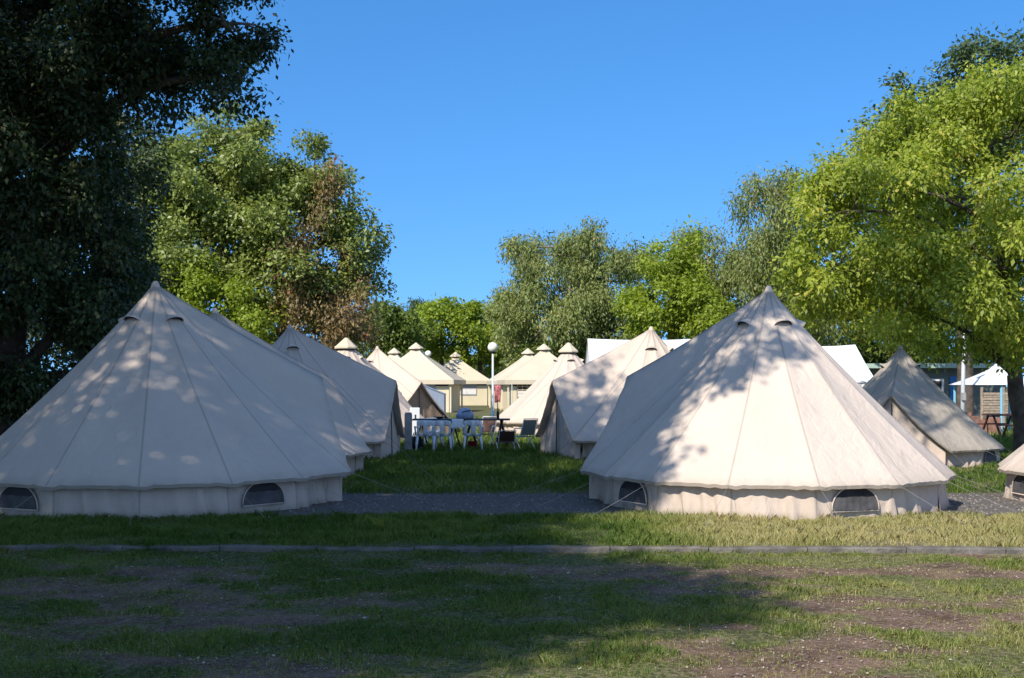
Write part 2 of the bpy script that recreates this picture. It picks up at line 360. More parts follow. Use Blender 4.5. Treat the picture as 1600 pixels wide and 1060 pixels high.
blades('grass', -7, 7, 6.2, 12.5, 3600, 0.012, 0.045, 0.005, 1, lab='short patchy grass on the bare ground in front of the kerb')
blades('grass', -8.5, 9, 12.45, 15.6, 4200, 0.025, 0.08, 0.007, 2, lab='longer grass strip between the kerb and the two front tents')
blades('dry_grass', -7, 7.5, 6.2, 15.4, 2200, 0.01, 0.035, 0.004, 12, lab='dead straw coloured grass lying between the green blades', flat=True)
blades('grass', -13, 15, 18.5, 34, 620, 0.05, 0.12, 0.016, 4, lab='shaded lawn beyond the gravel track around the rear tents')
blades('grass', -14, 24, 34, 62, 110, 0.08, 0.15, 0.035, 5, lab='far sunlit lawn around the lodges')
# litter on the bare soil
def litter():
    r = np.random.RandomState(8); N = 16000
    x = r.uniform(-6, 6, N); y = r.uniform(6.3, 12.3, N); b, g, d, z = zone(x, y)
    k = r.rand(N) < 0.15+0.6*b*sm(x, -2, 2)+0.15*b; x, y, z = x[k], y[k], z[k]; N = len(x)
    s = r.uniform(0.003, 0.013, N)*np.where(r.rand(N) < 0.03, 2.2, 1); a = r.uniform(0, PI, N); V = []
    for (p, q) in ((-1, 0), (0, -.6), (1, 0), (0, .6)):
        V.append(np.stack([x+s*(p*np.cos(a)-q*np.sin(a)), y+s*(p*np.sin(a)+q*np.cos(a)), z+0.006+r.uniform(0, .012, N)], -1))
    o = npmesh('leaf_litter', np.stack(V, 1).reshape(-1, 3), 1, 4, M['litter'], attrs={'tone': r.rand(N)})
    tag(o, 'scattered pale fallen leaves and chips on bare soil', 'litter', kind='stuff')
litter()
def stones():
    r = np.random.RandomState(18); N = 6000
    x = r.uniform(-9, 9, N); y = r.uniform(15.2, 18.9, N); b, g, d, z = zone(x, y); k = r.rand(N) < g; x, y, z = x[k], y[k], z[k]; N = len(x)
    s_ = r.uniform(0.008, 0.028, N); V = []
    for q in range(4):
        a = q*PI/2+r.uniform(-.4, .4, N); V.append([x+s_*np.cos(a), y+s_*np.sin(a), z-.002])
    top = [x, y, z+s_*.7]; T = []
    for q in range(4): T += [V[q], V[(q+1) % 4], top]
    P = np.stack([np.stack(t_, -1) for t_ in T], 1).reshape(-1, 3)
    o = npmesh('gravel', P, 1, 3, M['stone'], attrs={'tone': np.repeat(r.rand(N), 4)}); tag(o, 'loose gravel stones strewn over the dark track', 'gravel', kind='stuff')
stones()
def kerb():
    mb = MB(); x = -16.0; r = random.Random(4)
    while x < 16:
        Lk = 1.0; tz = r.uniform(-.012, .008); xm = x+Lk/2; y = 12.45-0.02*xm
        P = [[(xx, (12.45-0.02*xx)+dy+r.uniform(-.006, .006), zz+r.uniform(-.006, .006)+tz) for xx in np.linspace(x+.006, x+Lk-.006, 9)] for dy, zz in ((-.045, -.16), (-.045, -.014), (-.03, .002), (.05, .004), (.085, -.002), (.085, -.1))]
        mb.grid(P)
        mb.add([P[i][0] for i in range(6)]+[P[i][-1] for i in range(6)], [(0, 1, 2, 3, 4, 5), (11, 10, 9, 8, 7, 6)])
        x += Lk
    o = mb.build('kerb', M['kerb']); tag(o, kind='structure')
kerb()

# ------------------------------------------------------------------ bell tents
NP = 12; PD = 25.0; DH = 30.0
def edge(th, r_c=2.66, zc=0.42, ra=2.50, za=1.78, rl=2.84):
    """th degrees from the door -180..180 -> point on lower edge of roof, sag, panel coordinate"""
    a = abs(th); sg = 1 if th >= 0 else -1
    def pol(r, t, z): return Vector((r*math.cos(math.radians(t)), r*math.sin(math.radians(t)), z))
    if a <= DH:
        s = a/DH
        A = pol(ra, 0, za); B = pol(rl, sg*DH, zc)
        p = A.lerp(B, s); k = math.sin(PI*s)
        p = p + Vector((0.0, -sg*0.05*k, -0.05*k))
        return p, 0.05+0.10*s, (s*0.999, 1.4)
    q = (a-DH)/PD; i = math.floor(q+1e-9); f = q-i
    k = math.sin(PI*min(max(f, 0), 1))
    A = pol(r_c, sg*(DH+i*PD), zc); B = pol(r_c, sg*(DH+(i+1)*PD), zc)
    if i == 0: A = pol(rl, sg*DH, zc)
    p = A.lerp(B, f); n = Vector((p.x, p.y, 0)).normalized()
    p = p - n*0.02*k; p.z += 0.008*k
    return p, 0.155, (f, 1.2)
def angles(n=12):
    A = []
    for i in range(6):
        for k in range(n): A.append(-180+i*PD+PD*k/n)
    for k in range(20): A.append(-DH+2*DH*k/20)
    for i in range(6):
        for k in range(n): A.append(DH+i*PD+PD*k/n)
    A.append(180.0)
    return A
def make_tent(seed, cm, wm, apex=3.0, vents=True, ropes=True, ropemat='rope', opened=False, screen=True, cap=False, door_mat=None):
    r = random.Random(seed)
    root = empty('bell_tent', (0, 0, 0))
    # roof
    A = angles(); nt_ = 26; P = []; seam = []; dirt = []
    ph = [r.uniform(0, 6.28) for _ in range(8)]
    for j in range(nt_+1):
        t = (j/nt_)**1.15; row = []
        for th in A:
            e, sag, (f, pw) = edge(th)
            ap = Vector((0.05*math.cos(math.radians(th)), 0.05*math.sin(math.radians(th)), apex))
            p = ap.lerp(e, t)
            sh = (t**0.75)*(1-t)*2.1
            k = math.sin(PI*min(max(f, 0), 1))
            n = Vector((e.x, e.y, 0)).normalized()
            p.z -= sag*sh
            d = 0.022*k*math.sin(PI*t**0.8)
            if abs(th) < DH: d *= 2.0
            # gathers fanning from the eave corners
            rip = 0.026*(t**4)*math.sin(f*PI*9+ph[0]+3*t)*(abs(2*f-1)**1.5) + 0.006*t*t*math.sin(f*22+ph[int(abs(th)/25) % 8]+t*7)*(1-t*0.4)
            p -= (n*0.7+Vector((0, 0, 0.7)))*(d+rip)
            row.append(p); seam.append(min(f, 1-f)*pw*t); dirt.append(max(0, 1-abs(t-0.03)/0.06)*0.3+0.45*max(0, (t-0.93)/0.07)**2)
        P.append(row)
    mb = MB(); mb.grid(P)
    # short valance folded under the eave
    mb2 = [[P[-1][i], P[-1][i]-Vector((P[-1][i].x, P[-1][i].y, 0)).normalized()*0.012-Vector((0, 0, 0.045))] for i in range(len(A))]
    ev = [[a for a, b in mb2], [b for a, b in mb2]]; mb.grid(ev); seam += [0.0]*len(A)*2; dirt += [0.2]*len(A)*2
    o = mb.build('roof', cm, root, smooth=True, attrs={'seam': seam, 'dirt': dirt})
    # apex boot
    MB().lathe([(0.001, 0.10), (0.03, 0.095), (0.055, 0.05), (0.085, -0.05), (0.11, -0.13)], (0, 0, apex-0.03), 14).build('apex_cap', cm, root, smooth=True)
    # wall skirt
    mb = MB(); rows = []; seam = []; dirt = []; AW = [a for a in A if abs(a) >= DH-0.01]
    AW = [a for a in AW if a <= -DH+.01][:] + [0] + [a for a in AW if a >= DH-.01]
    winc = [67.5, 142.5]
    def wallpt(th, z, jit=True):
        a = abs(th); q = (a-DH)/PD; i = math.floor(q+1e-9); f = q-i; sg = 1 if th >= 0 else -1
        def pol(rr, t): return Vector((rr*math.cos(math.radians(t)), rr*math.sin(math.radians(t)), 0))
        R = 2.50
        p = pol(R, sg*(DH+i*PD)).lerp(pol(R, sg*(DH+(i+1)*PD)), f); n = p.normalized()
        isw = any(abs(a-c) < 12.4 for c in winc) and screen
        u = th/PD
        am = 0.010 if isw else 0.030
        if jit:
            low = 1-z/0.6
            p += n*(am*math.sin(u*19+ph[1]+2.2*math.sin(u*5+ph[2])+z*3)*(0.3+low)+0.6*am*math.sin(u*43+ph[3]+z*9)*low + (0.012 if isw else 0.03)*max(low, 0)**3)
        p.z = z
        return p, min(f, 1-f)*1.1
    for seg in ([a for a in A if a <= -DH+.01], [a for a in A if a >= DH-.01]):
        # refine
        seg2 = []
        for a, b in zip(seg[:-1], seg[1:]): seg2 += [a, (a+b)/2]
        seg2.append(seg[-1]); rows = []
        for z in (0.50, 0.45, 0.38, 0.30, 0.20, 0.10, 0.04, -0.03):
            row = []
            for a in seg2:
                p, s = wallpt(a, max(z, 0)); p.z = z; row.append(p); seam.append(s); dirt.append(max(0, 1-z/0.12)*0.9)
            rows.append(row)
        mb.grid(rows)
    mb.build('wall', wm, root, smooth=True, attrs={'seam': seam, 'dirt': dirt})
    # half-moon windows
    if screen:
        for c in winc:
            for sg in (-1, 1):
                p, _ = wallpt(sg*c, 0.0, False); n = p.normalized(); tx = Vector((-n.y, n.x, 0)); b = p+n*0.045; z0 = 0.10
                W, H = 0.34, 0.31
                pts = [b+tx*W*math.cos(PI*k/20)*(1.0)+Vector((0, 0, z0+H*math.sin(PI*k/20)**0.8)) for k in range(21)]
                mw = MB(); mw.add([b+Vector((0, 0, z0+0.01))]+pts, [(0, k+1, k+2) for k in range(20)])
                wo = mw.build('window', M['screen'], root)
                MB().grid([[b+tx*W*.96*(k/12)*math.sqrt(max(0, 1-((z_/H)/1.08)**2))*1.0+n*(.004+.004*math.sin(k*1.7+seed))+Vector((0, 0, z0+.012+z_*(1+.03*math.sin(k*.9+seed)))) for k in range(-12, 13)] for z_ in (0, H*.18, H*.36, H*.52)]).build('inner_flap', M['flap'], wo, smooth=True)
                MB().tube([q_+n*0.004 for q_ in pts]+[pts[0]+n*0.004], 0.009, 6).build('window_frame', cm, wo, smooth=True, attrs=None)
    if vents:
        for c in winc:
            for sg in (-1, 1):
                th = math.radians(sg*c); t = 0.17; e, sag, _ = edge(sg*c)
                n = Vector((math.cos(th), math.sin(th), 0)); tx = Vector((-n.y, n.x, 0))
                p = Vector((0, 0, apex)).lerp(e, t); p.z -= sag*(t**.75)*(1-t)*2.1-0.035; p -= n*0.01
                g = []
                sl_ = Vector((e.x, e.y, e.z-apex)).normalized(); up = tx.cross(sl_); up = up if up.z > 0 else -up
                for j in range(5):
                    row = []
                    for k in range(11):
                        a = PI*k/10; q = 0.13*(0.25+0.75*j/4)
                        row.append(p+tx*math.cos(a)*q*1.15+up*(math.sin(a)*0.10*(j/4)**0.7)+sl_*(0.02+0.17*j/4-0.12))
                    g.append(row)
                vo = MB().grid(g).build('vent', cm, root, smooth=True, attrs=None)
                q_ = [[p+tx*math.cos(PI*k/10)*0.138*f_+up*(math.sin(PI*k/10)*h_-0.002)+sl_*0.05 for k in range(11)] for f_, h_ in ((1, .094), (.86, .045))]
                MB().grid(q_).build('vent_mesh', M['dark'], vo)
    if cap:
        MB().lathe([(0.02, 0.34), (0.05, 0.33), (0.30, 0.10), (0.36, 0.05), (0.36, 0.0)], (0, 0, apex-0.20), 8).build('roof_cap', M['lodge_roof'], root)
        MB().lathe([(0.27, 0.02), (0.30, -0.08)], (0, 0, apex-0.16), 8).build('cap_vent', M['dark'], root)
    # door front: vertical panel under the A frame
    g = []; n = 18
    for j in range(9):
        s = j/8; row = []
        for k in range(-n, n+1):
            f = k/n; a = abs(f)
            e, _, _ = edge(f*DH*0.985)
            top = e.z-0.03; z = -0.02+(top+0.02)*(1-s)
            x = 2.36-0.05*(1-s)+0.02*math.sin(f*21+ph[4])*(0.3+s)+0.012*math.sin(f*47+ph[5])*s - 0.0*a
            yy = e.y*0.93*(1-0.02*s)
            row.append(Vector((x, yy, z)))
        g.append(row)
    dm = door_mat or wm
    flat = [abs(abs(p.y)-0.0) for rw in g for p in rw]
    dr = MB().grid(g).build('door', dm, root, smooth=True, attrs={'seam': flat, 'dirt': [max(0, 1-p.z/0.12)*0.8 for rw in g for p in rw]})
    MB().tube([(2.392-0.03*k/8, 0.0, 0.05+1.5*k/8) for k in range(9)], 0.012, 6).build('zip', M['dark'], dr)
    # return panels joining door to wall
    for sg in (-1, 1):
        mb = MB()
        pw, _ = wallpt(sg*DH, 0.0)
        a = Vector((2.37, sg*edge(DH*.985)[0].y*0.92, 0))
        mb.grid([[Vector((*pw.lerp(a, k/4).xy, z)) for k in range(5)] for z in (0.46, 0.25, -0.02)])
        mb.build('wall_panel', wm, root, smooth=True)
    # guy ropes and pegs
    if ropes:
        rm = M[ropemat]
        cs = [DH+i*PD for i in range(7)]
        for a in sorted(set([-c for c in cs[:-1]]+cs)):
            e, _, _ = edge(a); n = Vector((e.x, e.y, 0)).normalized()
            q = e+n*r.uniform(1.0, 1.25); q.z = 0.02
            MB().tube([e+Vector((0, 0, -0.01)), e.lerp(q, .5)-Vector((0, 0, .012)), q], 0.0021, 5).build('guy_rope', rm, root)
            MB().tube([q-n*0.06+Vector((0, 0, -0.10)), q+n*0.03+Vector((0, 0, 0.05)), q+n*0.0+Vector((0, 0, 0.065))], 0.006, 5).build('peg', M['peg'], root)
        e = edge(0)[0]; q = e+Vector((2.0, 0, 0)); q.z = 0.02
        MB().tube([e, q], 0.0021, 5).build('guy_rope', rm, root)
    return root
def put(t, x, y, az, label, sc=1.0, szz=1.0, z=0.0, group='canvas bell tents on the lawn'):
    t.location = (x, y, z); t.rotation_euler = (0, 0, math.radians(az)); t.scale = (sc, sc, sc*szz)
    return tag(t, label, 'tent', group)
rt = put(make_tent(11, M['canvas'], M['wallc']), 3.65, 17.3, 142, 'large cream bell tent at right front, sunlit front with leaf shadows on its left slope', .95, 1.055)
lt = put(make_tent(5, M['canvas'], M['wallc'], apex=3.09), -5.13, 17.5, 27, 'large bell tent at left front, in blue shade with spots of sun')
rear = make_tent(23, M['canvas2'], M['wallc'], ropemat='roped')
put(rear, 3.33, 29.1, 196, 'shaded bell tent half behind the big right front tent, dark door side facing the lane')
x = put(copy_tree(rear), -5.42, 22.2, 40, 'bell tent mostly hidden right behind the left front tent, only its upper slope showing', 1.0)
x = put(copy_tree(rear), -5.15, 28.2, -4, 'shaded bell tent with sunlit peak, second visible peak right of the left front tent')
x = put(copy_tree(rear), 9.75, 17.4, 40, 'sunlit bell tent cut off by the right edge of the photo')
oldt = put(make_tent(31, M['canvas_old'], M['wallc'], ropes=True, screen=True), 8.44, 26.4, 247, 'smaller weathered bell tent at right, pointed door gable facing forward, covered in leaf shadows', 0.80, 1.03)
capt = make_tent(41, M['canvas2'], M['wallc'], ropes=False, screen=False, cap=True, apex=3.0)
put(capt, 1.95, 42.0, 60, 'far sunlit cream bell tent with small roof cap, right of the lamp post')
x = put(copy_tree(capt), -5.14, 37.7, 60, 'far bell tent with small roof cap and sunlit slope, left of the lane')
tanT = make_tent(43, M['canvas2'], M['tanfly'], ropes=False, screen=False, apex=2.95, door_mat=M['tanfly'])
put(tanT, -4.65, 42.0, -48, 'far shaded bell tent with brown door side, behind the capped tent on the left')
# ridge tent with blue shade put into its cloth colour, and white marquee
def ridge_tent(name, L_, W, H, wall, mroof, mwall, over=0.0, drop=0.0):
    root = empty(name, (0, 0, 0))
    P = []
    for j, (yy, zz) in enumerate([(-W/2, wall), (-W/4, wall+(H-wall)*0.47), (-0.02, H), (0.02, H), (W/4, wall+(H-wall)*0.47), (W/2, wall)]):
        P.append([Vector((-L_/2+L_*k/16, yy, zz-0.05*math.sin(PI*k/16)*(1 if j in (2, 3) else .3))) for k in range(17)])
    mb = MB(); mb.grid(P)
    o = mb.build('roof', mroof, root, smooth=False, solid=0.01)
    mb = MB()
    for sy in (-1, 1):
        mb.grid([[Vector((-L_/2+.03+(L_-.06)*k/24, sy*(W/2-.03+0.015*math.sin(k*1.9)), z)) for k in range(25)] for z in (wall+.02, 0)])
    for sx in (-1, 1):
        xx = sx*(L_/2-.03)
        mb.add([(xx, -W/2+.03, 0), (xx, W/2-.03, 0), (xx, W/2-.03, wall), (xx, 0, H-.02), (xx, -W/2+.03, wall)], [(0, 1, 2, 3, 4)])
    mb.build('wall', mwall, root)
    return root
b = ridge_tent('ridge_tent', 2.2, 1.9, 1.76, 1.36, M['blueshade'], M['blueshade'])
b.location = (-3.25, 42.2, 0); b.rotation_euler.z = math.radians(-88); tag(b, 'small ridge tent, blue shade painted into its cloth, past the brown-doored tent by the lane', 'tent')
MB().tube([(1.12, 0, 1.7), (1.12, 0, 0)], 0.02).build('pole', M['dark'], b)
for (x0, x1, y_, h, lab) in ((918, 1100, 37.5, 3.10, 'white marquee roof behind the shaded right hand tents, left one of the two'),
                             (1235, 1336, 36.5, 2.88, 'brilliant white marquee roof between the big right tent and the weathered tent')):
    xa, xb = (x0-800)/F*y_, (x1-800)/F*y_
    m_ = ridge_tent('marquee', xb-xa, 4.4, h, 1.75, M['whitepvc'], M['whitepvc']); m_.location = ((xa+xb)/2, y_, 0)
    tag(m_, lab, 'marquee', 'white marquees')
    for sx in (-1, 1):
        for sy in (-1, 1): MB().tube([(sx*(xb-xa)/2, sy*2.22, 0), (sx*(xb-xa)/2, sy*2.22, 1.75)], 0.03).build('pole', M['steel'], m_)

# ------------------------------------------------------------------ safari lodges
def make_lodge(W, D, ez, az_, front='window', seed=0):
    root = empty('safari_lodge', (0, 0, 0))
    ov = 0.35; P = []; n = 10; K = 8
    hw, hd = W/2+ov, D/2+ov
    ring = []
    for sx0, sy0, sx1, sy1 in ((-1, -1, 1, -1), (1, -1, 1, 1), (1, 1, -1, 1), (-1, 1, -1, -1)):
        for k in range(K): ring.append((sx0+(sx1-sx0)*k/K, sy0+(sy1-sy0)*k/K, abs(2*k/K-1)))
    ring.append(ring[0]); seam = []
    for j in range(n+1):
        t = j/n; s = 0.05+0.95*t; z = az_-(az_-ez)*(t**0.78)
        P.append([Vector((x*hw*s, y*hd*s, z+0.06*c*math.sin(PI*t))) for x, y, c in ring]); seam += [(1-c)*2*t+0.01*(j == 0) for x, y, c in ring]
    mb = MB(); mb.grid(P); seam += [1]*(len(ring)*2)
    mb.grid([P[-1], [p-Vector((0, 0, 0.28)) for p in P[-1]]])
    mb.build('roof', M['lodge_roof'], root, attrs={'seam': seam})
    MB().lathe([(0.02, 0.42), (0.05, 0.40), (0.42, 0.12), (0.50, 0.06), (0.50, 0.0)], (0, 0, az_-0.10), 8).build('roof_cap', M['lodge_roof'], root)
    MB().lathe([(0.34, 0.10), (0.36, -0.06)], (0, 0, az_-0.07), 8).build('cap_vent', M['dark'], root)
    MB().box((0, 0, (ez-0.1)/2), (W, D, ez-0.1)).build('wall', M['lodge_wall'], root)
    y = -D/2-0.004
    MB().box((0, -D/2-.02, ez-0.33), (W-0.06, 0.03, 0.12)).build('valance', M['dark'], root)
    for cx in (-W*0.28, W*0.2):
        wo = MB().box((cx, -D/2-.02, 1.30), (W*0.26, 0.04, 0.95)).build('window', M['greymesh'] if front != 'lattice' else M['brownsling'], root)
        MB().box((cx, -D/2-.045, 1.12), (W*0.24, 0.02, 0.40)).build('blind', M['whitepanel'], wo)
        g = MB()
        for k in range(5): g.box((cx-W*.12+W*.06*k, -D/2-.058, 1.30), (0.03, 0.012, 0.93))
        if front == 'lattice':
            for k in range(4): g.box((cx, -D/2-.066, 0.95+0.22*k), (W*.25, 0.012, 0.03))
            g.build('lattice', M['lodge_wall'], wo)
    for sx in (-1, 1):
        for sy in (-1, 1): MB().box((sx*(W/2+.12), sy*(D/2+.12), (ez-.05)/2), (0.10, 0.10, ez-.05)).build('post', M['lodge_wall'], root)
    return root
def lodge(t, u, Y, rz, label, sc=1.0):
    t.location = ((u-800)/F*Y, Y, 0); t.rotation_euler.z = math.radians(rz); t.scale = (sc,)*3
    return tag(t, label, 'lodge', 'cream safari lodges at the end of the lane')
l1 = make_lodge(5.0, 4.6, 2.02, 4.1); l2 = make_lodge(5.0, 4.6, 2.02, 4.1, 'lattice')
lodge(l1, 650, 78, -6, 'largest cream lodge left of the lamp post, in front of another lodge roof')
lodge(copy_tree(l1), 616, 86, -6, 'lodge roof peak just showing left of the largest cream lodge', 0.98)
lodge(copy_tree(l1), 712, 104, 4, 'farthest cream lodge straight down the lane with a post in front and grey windows', 1.03)
lodge(l2, 850, 80, 6, 'cream lodge right of the lamp post with lattice window beside the red cloth', 1.0)
lodge(copy_tree(l2), 825, 90, 6, 'cream lodge roof showing behind the lattice window lodge', 1.0)

# ------------------------------------------------------------------ lamp posts
def lamp(u, v, rp, Y, label):
    p = at(u, v, Y); root = empty('lamp_post', (p.x, Y, 0), 0, label, 'lamp post', 'globe lamp posts'); r = rp*Y/F
    MB().tube([(0, 0, 0), (0, 0, 0.5), (0, 0, 0.52), (0, 0, p.z-r)], [0.09, 0.09, 0.055, 0.045], 10).build('pole', M['steel'], root, smooth=True)
    MB().lathe([(0.05, 0), (0.12, 0.05), (0.12, 0.10)], (0, 0, p.z-r-0.05)).build('collar', M['dark'], root, smooth=True)
    MB().sphere((0, 0, p.z), r, 14).build('globe', M['globe'], root, smooth=True)
lamp(770, 543, 8, 56, 'white globe lamp post standing in the lane beside the red cloth')
lamp(669, 553, 5, 92, 'distant globe lamp peeking over the roof of the largest lodge')

# ------------------------------------------------------------------ white plastic chairs, tables
def make_chair():
    root = empty('plastic_chair', (0, 0, 0))
    mb = MB(); mb.grid([[Vector((-.21+.42*i/8, -.20+.40*j/8, .43-.02*math.sin(PI*i/8)*math.sin(PI*j/8)+.01*(j/8))) for i in range(9)] for j in range(9)])
    mb.build('seat', M['plastic'], root, smooth=True, solid=0.02)
    # backrest with two long openings; back towards -y
    mb = MB()
    def bp(x, z): 
        return Vector((x*(1+0.10*(z-.43)), -.20-.16*(z-.43)-.05*(1-(x/.22)**2), z))
    for (xa, xb, za, zb) in ((-.22, -.165, .43, .85), (-.06, .06, .43, .85), (.165, .22, .43, .85), (-.165, -.06, .70, .85), (.06, .165, .70, .85), (-.165, -.06, .43, .49), (.06, .165, .43, .49)):
        mb.grid([[bp(xa+(xb-xa)*i/4, za+(zb-za)*j/4-(0.02*((xa+(xb-xa)*i/4)/.22)**2 if j == 4 and zb > .8 else 0)) for i in range(5)] for j in range(5)])
    mb.build('backrest', M['plastic'], root, smooth=True, solid=0.018)
    for sx in (-1, 1):
        for sy in (-1, 1):
            MB().tube([(sx*.20, sy*.19, .43), (sx*.225, sy*.225, .2), (sx*.245, sy*.25, 0)], [.032, .026, .02], 8).build('leg', M['plastic'], root, smooth=True)
        MB().tube([(sx*.24, -.23, .66), (sx*.27, 0, .665), (sx*.26, .15, .65), (sx*.23, .20, .43)], [.022, .024, .024, .022], 8).build('armrest', M['plastic'], root, smooth=True)
    return root
ch = make_chair(); gch = 'white plastic chairs at the tables'
for i, (u, Y, rz, lab) in enumerate(((664, 30.6, 0.12, 'leftmost white plastic chair, right of the concrete post'),
        (693, 30.5, -0.08, 'white plastic chair at the middle of the left table, seen from behind'),
        (739, 30.6, 0.05, 'white plastic chair in front of the blue grey bag'),
        (678, 32.4, PI+0.2, 'white plastic chair on the far side of the left table'))):
    o = ch if i == 0 else copy_tree(ch)
    o.location = ((u-800)/F*Y, Y, 0); o.rotation_euler.z = rz; o.scale = (.95, .95, .93); tag(o, lab, 'chair', gch)
def table(u0, u1, Y, W, label, legs):
    xa, xb = (u0-800)/F*Y, (u1-800)/F*Y; root = empty('folding_table', ((xa+xb)/2, Y, 0), 0, label, 'table', 'dark topped tables in the lane'); hl = (xb-xa)/2
    MB().box((0, 0, .775), (xb-xa, W, .035)).build('tabletop', M['darkwood'], root, bevel=.006)
    for sx in (-1, 1):
        for sy in (-1, 1):
            xx = sx*(hl-.22)
            MB().tube([(xx-sy*.02, sy*.03, .76), (xx+sy*.17, sy*.28, 0)], legs, 8).build('leg', M['blacksteel'], root)
table(645, 722, 31.5, .75, 'left dark topped trestle table behind the white plastic chairs', .02)
table(722, 797, 31.6, .75, 'right dark topped trestle table carrying the bag and the bottle', .035)
p = at(727, 657, 31.5)
def lump(name, c, s, m, label, cat, seed, pin=0.0, parent=None):
    r = random.Random(seed); mb = MB(); mb.sphere((0, 0, 0), 1, 10)
    vs = []
    for v in mb.v:
        v = Vector(v); k = 1+0.12*math.sin(v.x*3+seed)+0.1*math.sin(v.y*5+v.z*4+seed*2)
        z = v.z if v.z > -0.55 else -0.55
        vs.append((v.x*k*s[0]*(1-pin*max(0, z)), v.y*k*s[1]*(1-pin*max(0, z)), (z+0.55)*s[2]))
    mb.v = vs; o = mb.build(name, m, parent, smooth=True); o.location = c
    if label: tag(o, label, cat)
    return o
bag = lump('bag', (p.x, 31.5, .793), (.26, .18, .19), M['bluebag'], 'slouched blue grey bag on the right hand table', 'bag', 2, .3)
MB().tube([(-.14, -.1, .12), (-.02, -.21, .20), (.14, -.12, .22)], .014).build('strap', M['dark'], bag, smooth=True)
x_ = (716-800)/F*31.5
cl = MB(); cl.grid([[Vector((-.15+.30*i/10, -.39+.02*math.sin(i*1.7)*j/6, .01-.24*(j/6)*(1+.15*math.sin(i*2.1)))) for i in range(11)] for j in range(7)])
o = cl.build('cloth', M['white'], smooth=True, solid=.006); o.location = (x_, 31.5, .793); tag(o, 'crumpled white cloth hanging off the table left of the blue grey bag', 'cloth')
x_ = (778-800)/F*31.6; bt = empty('bottle', (x_, 31.6, .793), 0, 'dark bottle standing on the right hand table', 'bottle')
MB().lathe([(.001, 0), (.038, .002), (.038, .16), (.015, .21), (.014, .26)], n=14).build('glass', M['dark'], bt, smooth=True)
MB().lathe([(.017, .255), (.017, .285), (.001, .287)], n=14).build('cap', M['orange'], bt, smooth=True)
o = MB().lathe([(.03, 0), (.06, .01), (.16, .05), (.165, .055), (.06, .02), (.001, .018)], n=20).build('bowl', M['dark'], smooth=True); o.location = ((687-800)/F*31.5, 31.5, .793); tag(o, 'shallow dark bowl on the left hand table', 'bowl')
# sling chairs
def sling_chair(u, Y, rz, msl, label, zs=1.0):
    root = empty('garden_chair', ((u-800)/F*Y, Y, 0), rz, label, 'chair', 'fabric sling chairs by the tables')
    MB().grid([[Vector((-.22+.44*i/4, -.2+.42*j/6, .42-.025*math.sin(PI*j/6))) for i in range(5)] for j in range(7)]).build('seat', msl, root, solid=.01)
    MB().grid([[Vector((-.22+.44*i/4, -.22-.20*j/6, .46+.46*j/6)) for i in range(5)] for j in range(7)]).build('backrest', msl, root, solid=.01)
    for sx in (-1, 1):
        MB().tube([(sx*.24, -.44, .95), (sx*.24, -.2, .42), (sx*.24, .10, .22), (sx*.24, .25, 0)], .014).build('leg', M['steel'], root, smooth=True)
        MB().tube([(sx*.25, .24, .42), (sx*.25, -.05, .25), (sx*.25, -.30, 0)], .014).build('leg', M['steel'], root, smooth=True)
        MB().tube([(sx*.26, -.32, .66), (sx*.27, .05, .66), (sx*.26, .22, .42)], .016).build('armrest', M['steel'], root, smooth=True)
    MB().tube([(-.24, -.44, .95), (.24, -.44, .95)], .014).build('top_rail', M['steel'], root)
    root.scale = (.85, .85, .85*zs)
sling_chair(818, 31.2, math.radians(30), M['greensling'], 'grey green sling chair with white tube frame right of the tables')
sling_chair(758, 32.7, math.radians(160), M['brownsling'], 'brown sling chair behind the gap between the tables')
sling_chair(790, 30.3, math.radians(8), M['brownsling'], 'low brown sling chair in front of the right hand table end', .68)
# post, bucket, reel, box
pr = empty('concrete_post', ((638-800)/F*30.6, 30.6, 0), 0.1, 'short square concrete post at the left end of the tables', 'post')
MB().box((0, 0, .47), (.19, .19, .94)).build('shaft', M['concrete'], pr, bevel=.012)
MB().box((0, 0, .96), (.17, .17, .035)).build('cap', M['concrete'], pr, bevel=.01)
bk = empty('bucket', ((738-800)/F*31.3, 31.3, 0), 0, 'dark red bucket under the table behind the white chair', 'bucket')
MB().lathe([(.001, .003), (.09, 0), (.125, .22), (.135, .225), (.12, .22), (.088, .01)], n=18).build('tub', M['red'], bk, smooth=True)
MB().tube([(.12*math.cos(PI*k/8), 0, .21+.07*math.sin(PI*k/8)) for k in range(9)], .004).build('handle', M['dark'], bk)
hr = empty('hose_reel', ((651-800)/F*30.9, 30.9, 0), 0.2, 'dark green hose reel on the grass beside the concrete post', 'hose reel')
d = MB(); d.lathe([(.06, -.12), (.17, -.12), (.17, -.10), (.12, -.09), (.12, .09), (.17, .10), (.17, .12), (.06, .12)], n=24)
d.v = [(v[0], v[2], v[1]+.2) for v in d.v]; d.build('drum', M['dark'], hr, smooth=True)
for sy in (-1, 1): MB().tube([(-.2, sy*.14, 0), (-.05, sy*.14, .45), (.05, sy*.14, .45), (.2, sy*.14, 0)], .014).build('frame', M['green'], hr, smooth=True)
fr = empty('white_cabinet', ((648-800)/F*36, 36.0, 0), 0.2, 'narrow white cabinet standing against the brown tent door', 'cabinet')
MB().box((0, 0, .5), (.26, .3, 1.0)).build('body', M['white'], fr, bevel=.01); MB().box((0, -.155, .72), (.04, .015, .16)).build('handle', M['dark'], fr)
